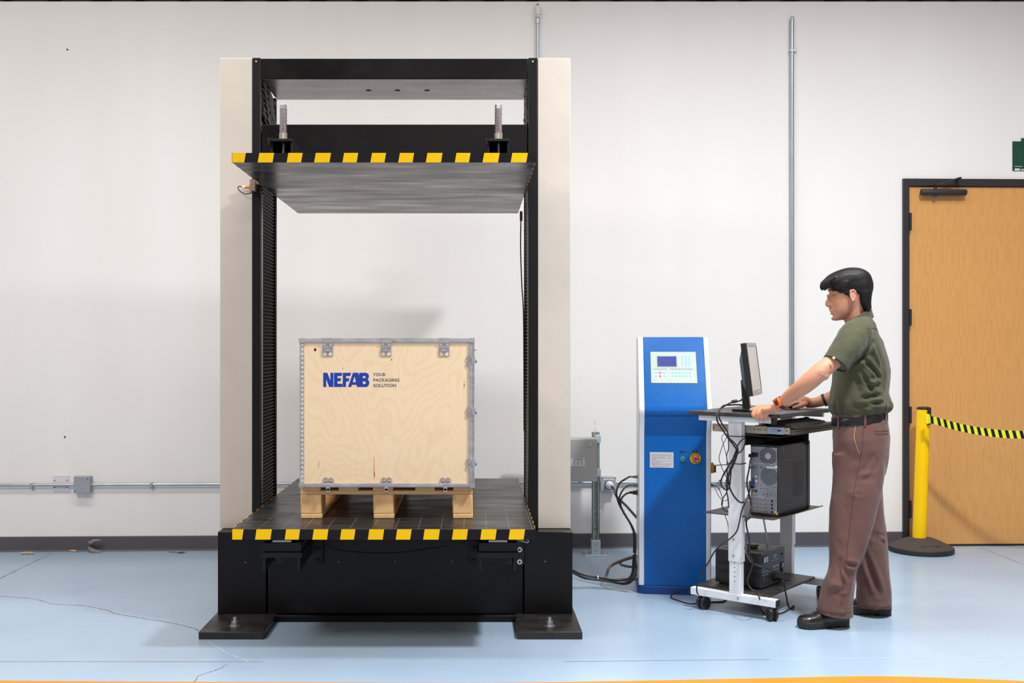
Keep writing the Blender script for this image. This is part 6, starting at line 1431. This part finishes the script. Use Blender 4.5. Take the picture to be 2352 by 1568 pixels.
tbm.ring_loft(legloft(fl_, [5.41, 5.42, 5.43, 5.435, 5.44, 5.445, 5.45, 5.455, 5.46, 5.465, 5.465], [.110, .106, .100, .096, .092, .090, .088, .087, .088, .089, .090]))
to = fuse('trousers', tbm, pants_m, .0062, 5)
def pantfn(co, no):
    n = vn(co, (4.5, 4.5, 3), 5.2, 3)*.0075+vn(co, (18, 18, 9), 2.1, 3)*.0032
    Yn = 5.14
    for a, b, w_, d in [((1920, 1060), (1948, 1068), .012, -.012), ((1925, 1045), (1960, 1050), .010, .006), ((1915, 1130), (1975, 1135), .010, -.007), ((1912, 1175), (1950, 1165), .012, .008), ((1905, 1225), (1940, 1240), .012, -.010), ((1915, 1200), (1935, 1225), .010, .008),
                        ((1905, 1290), (1935, 1300), .014, .005), ((1895, 1330), (1925, 1360), .014, -.014), ((1945, 1295), (1970, 1300), .010, -.008), ((1890, 1365), (1950, 1362), .010, .006), ((1935, 1400), (1955, 1345), .010, -.010), ((1990, 1090), (2020, 1050), .014, .005), ((1940, 1100), (2010, 1085), .014, .005), ((1925, 1290), (1945, 1340), .01, .007)]:
        n += crease(co, P(a[0], a[1], Yn), P(b[0], b[1], Yn), w_*1.0, d*1.8)
    for a, b, w_, d in [((2003, 1200), (2010, 1250), .014, -.006), ((1985, 1270), (2020, 1365), .014, -.012), ((2000, 1225), (2035, 1240), .010, .008), ((1975, 1330), (2000, 1340), .01, .007)]:
        n += crease(co, P(a[0], a[1], 5.37), P(b[0], b[1], 5.37), w_*1.0, d*1.8)
    # outer seam
    seam = [(1982, 985), (1975, 1060), (1962, 1130), (1953, 1200), (1946, 1270), (1938, 1340), (1930, 1395)]
    for a, b in zip(seam[:-1], seam[1:]): n += crease(co, P(a[0], a[1], 5.15), P(b[0], b[1], 5.15), .004, -.0022)
    return n
displace(to, pantfn); to['label'] = 'brown cotton trousers'; pput(to)
def hem(c, hf, hl, z0, z1, til):
    mb = MB(); f, l = PF_, PL_
    r = [ring((c[0], c[1], z), f, l, hf+g, hl+g, 40, 2.2, til) for z, g in ((z1, -.003), (z1, .0005), (z0, .0022), (z0, -.003), (z0+.004, -.003))]
    n = 40; mb.raw([p for q in r for p in q], [(i*n+k, i*n+(k+1) % n, ((i+1) % 5)*n+(k+1) % n, ((i+1) % 5)*n+k) for i in range(5) for k in range(n)]); return mb
cA = P(1918, 1398, 5.24); pput(mkobj('trouser_hem', hem(cA, .0815, .0885, P(0, 1408, 5.24).z, P(0, 1390, 5.24).z, -.10), pants_m), parent=to)
cB = P(2008, 1384, 5.465); pput(mkobj('trouser_hem', hem(cB, .0815, .0845, P(0, 1390, 5.465).z, P(0, 1373, 5.465).z, 0.0), pants_m), parent=to)
# belt and loops follow the same rings
def beltband(v0, v1, g0, g1, name, m, parent, x0f=1915.5, x1b=2032.5, tl=.115):
    mb = MB(); n = 56; s = F_PX/Yb; half = (x1b-x0f)/2/s; hw = .153; hf = math.sqrt(half**2-(hw*abs(PL_.x))**2)/abs(PF_.x)
    rs = []
    for v, g in ((v0, g0), (v0+.6, g1), (v1-.6, g1), (v1, g0)):
        rs.append(ring(P((x0f+x1b)/2, v, Yb), PF_, PL_, hf+g, hw+g, n, 2.4, tl))
    mb.raw([p for q in rs for p in q], [(i*n+k, i*n+(k+1) % n, ((i+1) % 4)*n+(k+1) % n, ((i+1) % 4)*n+k) for i in range(4) for k in range(n)])
    return pput(mkobj(name, mb, m, smooth=40), parent=parent), rs
wbo, _ = beltband(944, 975, -.004, .0055, 'waistband', pants_m, to)
be, rs = beltband(952, 970.5, .003, .0095, 'belt', mat('black_leather', (26, 25, 27), .38, var=.15, vscale=30), to)
rb = [(rs[1][k], rs[2][k]) for k in range(56)]
def loopat(px):
    # choose the ring index on the camera side whose projection is nearest the given column
    best = min(range(56), key=lambda k: abs(CU+F_PX*rb[k][0].x/rb[k][0].y-px)+(0 if rb[k][0].y < Yb else 1e3))
    a, b = rb[best]; t = (rb[(best+1) % 56][0]-rb[best-1][0]).normalized(); o = t.cross(Vector((0, 0, 1))); o = o if o.y < 0 else -o
    a = a+Vector((0, 0, .010)); b = b-Vector((0, 0, .010)); w_ = t*.0055
    q = [a-w_, a+w_, b+w_, b-w_]; return MB().raw([p+o*.0006 for p in q]+[p+o*.004 for p in q], [(0,3,2,1),(4,5,6,7),(0,1,5,4),(1,2,6,5),(2,3,7,6),(3,0,4,7)])
for px in (1926, 1983, 2032): pput(mkobj('belt_loop', loopat(px), pants_m, bevel=.001) , parent=to)
bx_ = min(range(56), key=lambda k: abs(CU+F_PX*rb[k][0].x/rb[k][0].y-1942)+(0 if rb[k][0].y < Yb else 1e3)); pb = (rb[bx_][0]+rb[bx_][1])/2
pput(mkobj('belt_pouch', MB().ell(pb+Vector((0, -.006, 0)), (.030, .008, .017), 20, 12), mat('dark_navy_leather', (20, 24, 32), .5, spec=.3)), parent=be)
def surf_line(pts, Y, r, name, m, parent, dy=.0):
    """a stitched line lying on the near surface of the trousers or shirt: cast forward from the camera side"""
    from mathutils.bvhtree import BVHTree
    me = parent.data; tree = BVHTree.FromPolygons([v.co[:] for v in me.vertices], [p.vertices[:] for p in me.polygons])
    out = []
    for p in smoothpath([Vector((a, b, 0)) for a, b in pts], 8):
        d = P(p.x, p.y, 1.0)-Vector((0, 0, CAMZ)); h = tree.ray_cast(Vector((0, 0, CAMZ)), d.normalized())
        if h[0] is not None: out.append(h[0]+h[1]*.0006)
    if len(out) > 3: pput(mkobj(name, MB().tube(out, r, 6), m), parent=parent)
tan_ = mat('tan_piping', (176, 146, 112), .7)
surf_line([(1966, 975), (1963, 990), (1962, 1005), (1966, 1022), (1974, 1043)], 5.2, .0016, 'pocket_edge', tan_, to)
seam_m = mat('dark_brown_seam', (84, 58, 54), .85)
surf_line([(1983, 980), (1981, 1020), (1975, 1060), (1965, 1110), (1957, 1165), (1950, 1220), (1944, 1280), (1938, 1340), (1932, 1388)], 5.2, .0011, 'side_seam', seam_m, to)
surf_line([(2009, 990), (2025, 990), (2040, 988)], 5.2, .0015, 'rear_pocket_edge', seam_m, to)
surf_line([(2009, 996), (2025, 997), (2040, 995)], 5.2, .0015, 'rear_pocket_edge', seam_m, to)
sseam = mat('olive_seam', (58, 59, 42), .85)
surf_line([(1991, 753), (1996, 770), (1995, 788), (1990, 803), (1983, 815)], 5.2, .0008, 'armhole_seam', sseam, so)
surf_line([(1993, 753), (2006, 754), (2019, 757)], 5.2, .0008, 'yoke_seam', sseam, so)

# ---------------- shoes: leather upper, thick sole, laces
leather = mat('black_shoe_leather', (30, 26, 27), .28, var=.15, vscale=20, coat=.3)
sole_m = mat('black_lug_sole', (38, 35, 36), .6, var=.1)
def shoe(heel, toe, near=True):
    heel = Vector(heel); toe = Vector(toe); L = (toe-heel).length; f = (toe-heel).normalized(); l = Vector((f.y, -f.x, 0)); l = l if l.y < 0 else -l
    def Q(a, b, z): return heel+f*(a*L)+l*b+Vector((0, 0, z))
    outl = [(0.0, .0), (.01, .018), (.05, .029), (.15, .034), (.35, .035), (.55, .042), (.72, .0475), (.85, .045), (.94, .033), (.985, .017), (1.0, 0)]
    op = smoothpath([Vector((a, b, 0)) for a, b in outl], 3)
    loop = [(p.x, p.y) for p in op]+[(p.x, -p.y*.95) for p in reversed(op[1:-1])]
    n = len(loop); ms = MB()
    def so_z(a): return .016 if a < .27 else (.012*max(0, 1-(a-.27)*12) if a < .36 else (0 if a < .8 else .10*(a-.8)**2*1.8))
    lay = []
    lay.append([Q(a, b*.97, (0 if a < .27 else (.012 if a < .345 else (0.0 if a < .82 else .32*(a-.82)**2)))) for a, b in loop])
    lay.append([Q(a, b*1.02, .016+(0 if a < .82 else .25*(a-.82)**2)) for a, b in loop])
    lay.append([Q(a, b*1.02, .030+(0 if a < .82 else .22*(a-.82)**2)) for a, b in loop])
    lay.append([Q(a, b*.96, .034+(0 if a < .82 else .22*(a-.82)**2)) for a, b in loop])
    ms.ring_loft(lay)
    so_ = mkobj('shoe', MB(), leather); 
    up_ = MB(); rings = []
    for a, hw, zt in ((-.002, .018, .060), (.03, .028, .074), (.10, .033, .082), (.22, .035, .088), (.36, .036, .092), (.48, .039, .089), (.60, .043, .080), (.72, .046, .071), (.84, .0445, .066), (.92, .037, .060), (.965, .025, .051), (.992, .010, .040)):
        zb0 = .026+(0 if a < .82 else .20*(a-.82)**2); rg = []
        for k in range(24):
            t = 2*PI*k/24; ca, sa = math.cos(t), math.sin(t)
            yy = math.copysign(abs(ca)**.85, ca)*hw; zz = zb0 if sa < 0 else zb0+(zt-zb0)*abs(sa)**.8
            rg.append(Q(a, yy*(1 if sa < .6 else 1-.35*(sa-.6)), zz+(0 if sa >= 0 else 0)))
        rings.append(rg)
    up_.ring_loft(rings)
    bpy.data.objects.remove(so_)
    uo = fuse('shoe', up_, leather, .0034, 4); pput(uo, 'black leather lace-up shoe')
    pput(mkobj('sole', ms, sole_m, smooth=45, bevel=.001), parent=uo)
    tr = MB()
    for k in range(9):
        a = .04+k*.025 if k < 0 else .40+k*.055
        if a > .86: break
        for s in (1, -1): tr.box(-.005, .005, -.002, .002, -.004, .006) if False else tr.raw([Q(a, s*.040, .001), Q(a+.022, s*.041, .001), Q(a+.022, s*.0485, .001), Q(a, s*.0475, .001), Q(a, s*.040, .012), Q(a+.022, s*.041, .012), Q(a+.022, s*.0480, .012), Q(a, s*.0470, .012)], [(0,3,2,1),(4,5,6,7),(0,1,5,4),(1,2,6,5),(2,3,7,6),(3,0,4,7)])
    pput(mkobj('sole_lugs', tr, sole_m, smooth=0), parent=uo)
    la = MB()
    for k, a in enumerate((.42, .49, .56)):
        zt = [.0925, .0895, .084][k]
        la.tube(smoothpath([Q(a, .034, zt-.012), Q(a+.01, .014, zt+.003), Q(a+.015, -.014, zt+.003), Q(a, -.034, zt-.012)], 3), .0028, 6)
    la.tube(smoothpath([Q(.45, .012, .093), Q(.50, .030, .094), Q(.53, .043, .076), Q(.50, .040, .068), Q(.45, .030, .084)], 4), .0020, 6)
    la.tube(smoothpath([Q(.45, .012, .093), Q(.42, .036, .084), Q(.46, .043, .062)], 4), .0020, 6)
    pput(mkobj('laces', la, rubber), parent=uo)
    if near:
        c = Q(.42, .036, .070); pput(mkobj('eyelet_badge', MB().ell(c, (.004, .003, .004), 10, 8), mat('red_badge', (200, 60, 50), .3)), parent=uo)
h0 = P(1951, 1437, 0).copy() if False else None
sN = F_PX/5.255
shoe(((1949-CU)/sN, 5.262, 0), ((1832-CU)/(F_PX/5.215), 5.212, 0))
sF = F_PX/5.46
shoe(((2048-CU)/sF, 5.462, 0), ((1926-CU)/(F_PX/5.52), 5.53, 0), near=False)

# ---------------- watch and wristband
wa, wb_ = near[6], near[8]; wd = (wb_-wa).normalized()
wc_ = P(1795, 924, 5.235)
def wristband(c, d, r, w_, m, name, parent=None, n=32, flat=.92):
    u = Vector((0, 0, 1)); u = (u-d*u.dot(d)).normalized(); v = d.cross(u); mb = MB(); vs = []
    for off_, rr_ in ((-w_/2, r), (-w_/2, r+.003), (w_/2, r+.003), (w_/2, r)):
        for k in range(n): a = 2*PI*k/n; vs.append(c+d*off_+u*math.cos(a)*rr_+v*math.sin(a)*rr_*flat)
    mb.raw(vs, [(i*n+k, i*n+(k+1) % n, ((i+1) % 4)*n+(k+1) % n, ((i+1) % 4)*n+k) for i in range(4) for k in range(n)])
    return pput(mkobj(name, mb, m, smooth=40), parent=parent)
wst = wristband(wc_, wd, .0275, .022, mat('black_watch_strap', (32, 34, 38), .5), 'watch_strap')
wst['label'] = 'black strap of the orange watch'
nrm = Vector((-.40, -.95, .35)); nrm = (nrm-wd*nrm.dot(wd)).normalized(); fc = wc_+nrm*.0290; exw = wd; eyw = nrm.cross(exw).normalized()
def wbox(c, a, b, t0, t1): return [c+exw*i*a+eyw*j*b+nrm*t for t in (t0, t1) for i, j in ((-1,-1),(1,-1),(1,1),(-1,1))]
BF = [(0,3,2,1),(4,5,6,7),(0,1,5,4),(1,2,6,5),(2,3,7,6),(3,0,4,7)]
wf = pput(mkobj('watch_case', MB().raw(wbox(fc, .0185, .0235, -.005, .006), BF), mat('orange_watch_case', (240, 100, 14), .35, coat=.3), bevel=.003), parent=wst)
pput(mkobj('watch_screen', MB().raw(wbox(fc, .0098, .0115, .0061, .0068), BF), mat('watch_screen', (52, 50, 56), .2)), parent=wst)
fd = (far[5]-far[3]).normalized(); wristband(P(1894, 918.5, 5.75), fd, .0315, .014, mat('black_band', (24, 22, 26), .5), 'wristband')
# ring on the third finger
rc = E(1749, 956, -.0145); rd = (E(1748, 959, -.014)-E(1750, 951, -.014)).normalized()
wristband(rc, rd, .0103, .0045, mat('silver_ring', (222, 214, 196), .25, metal=.8), 'finger_ring', flat=1.0)
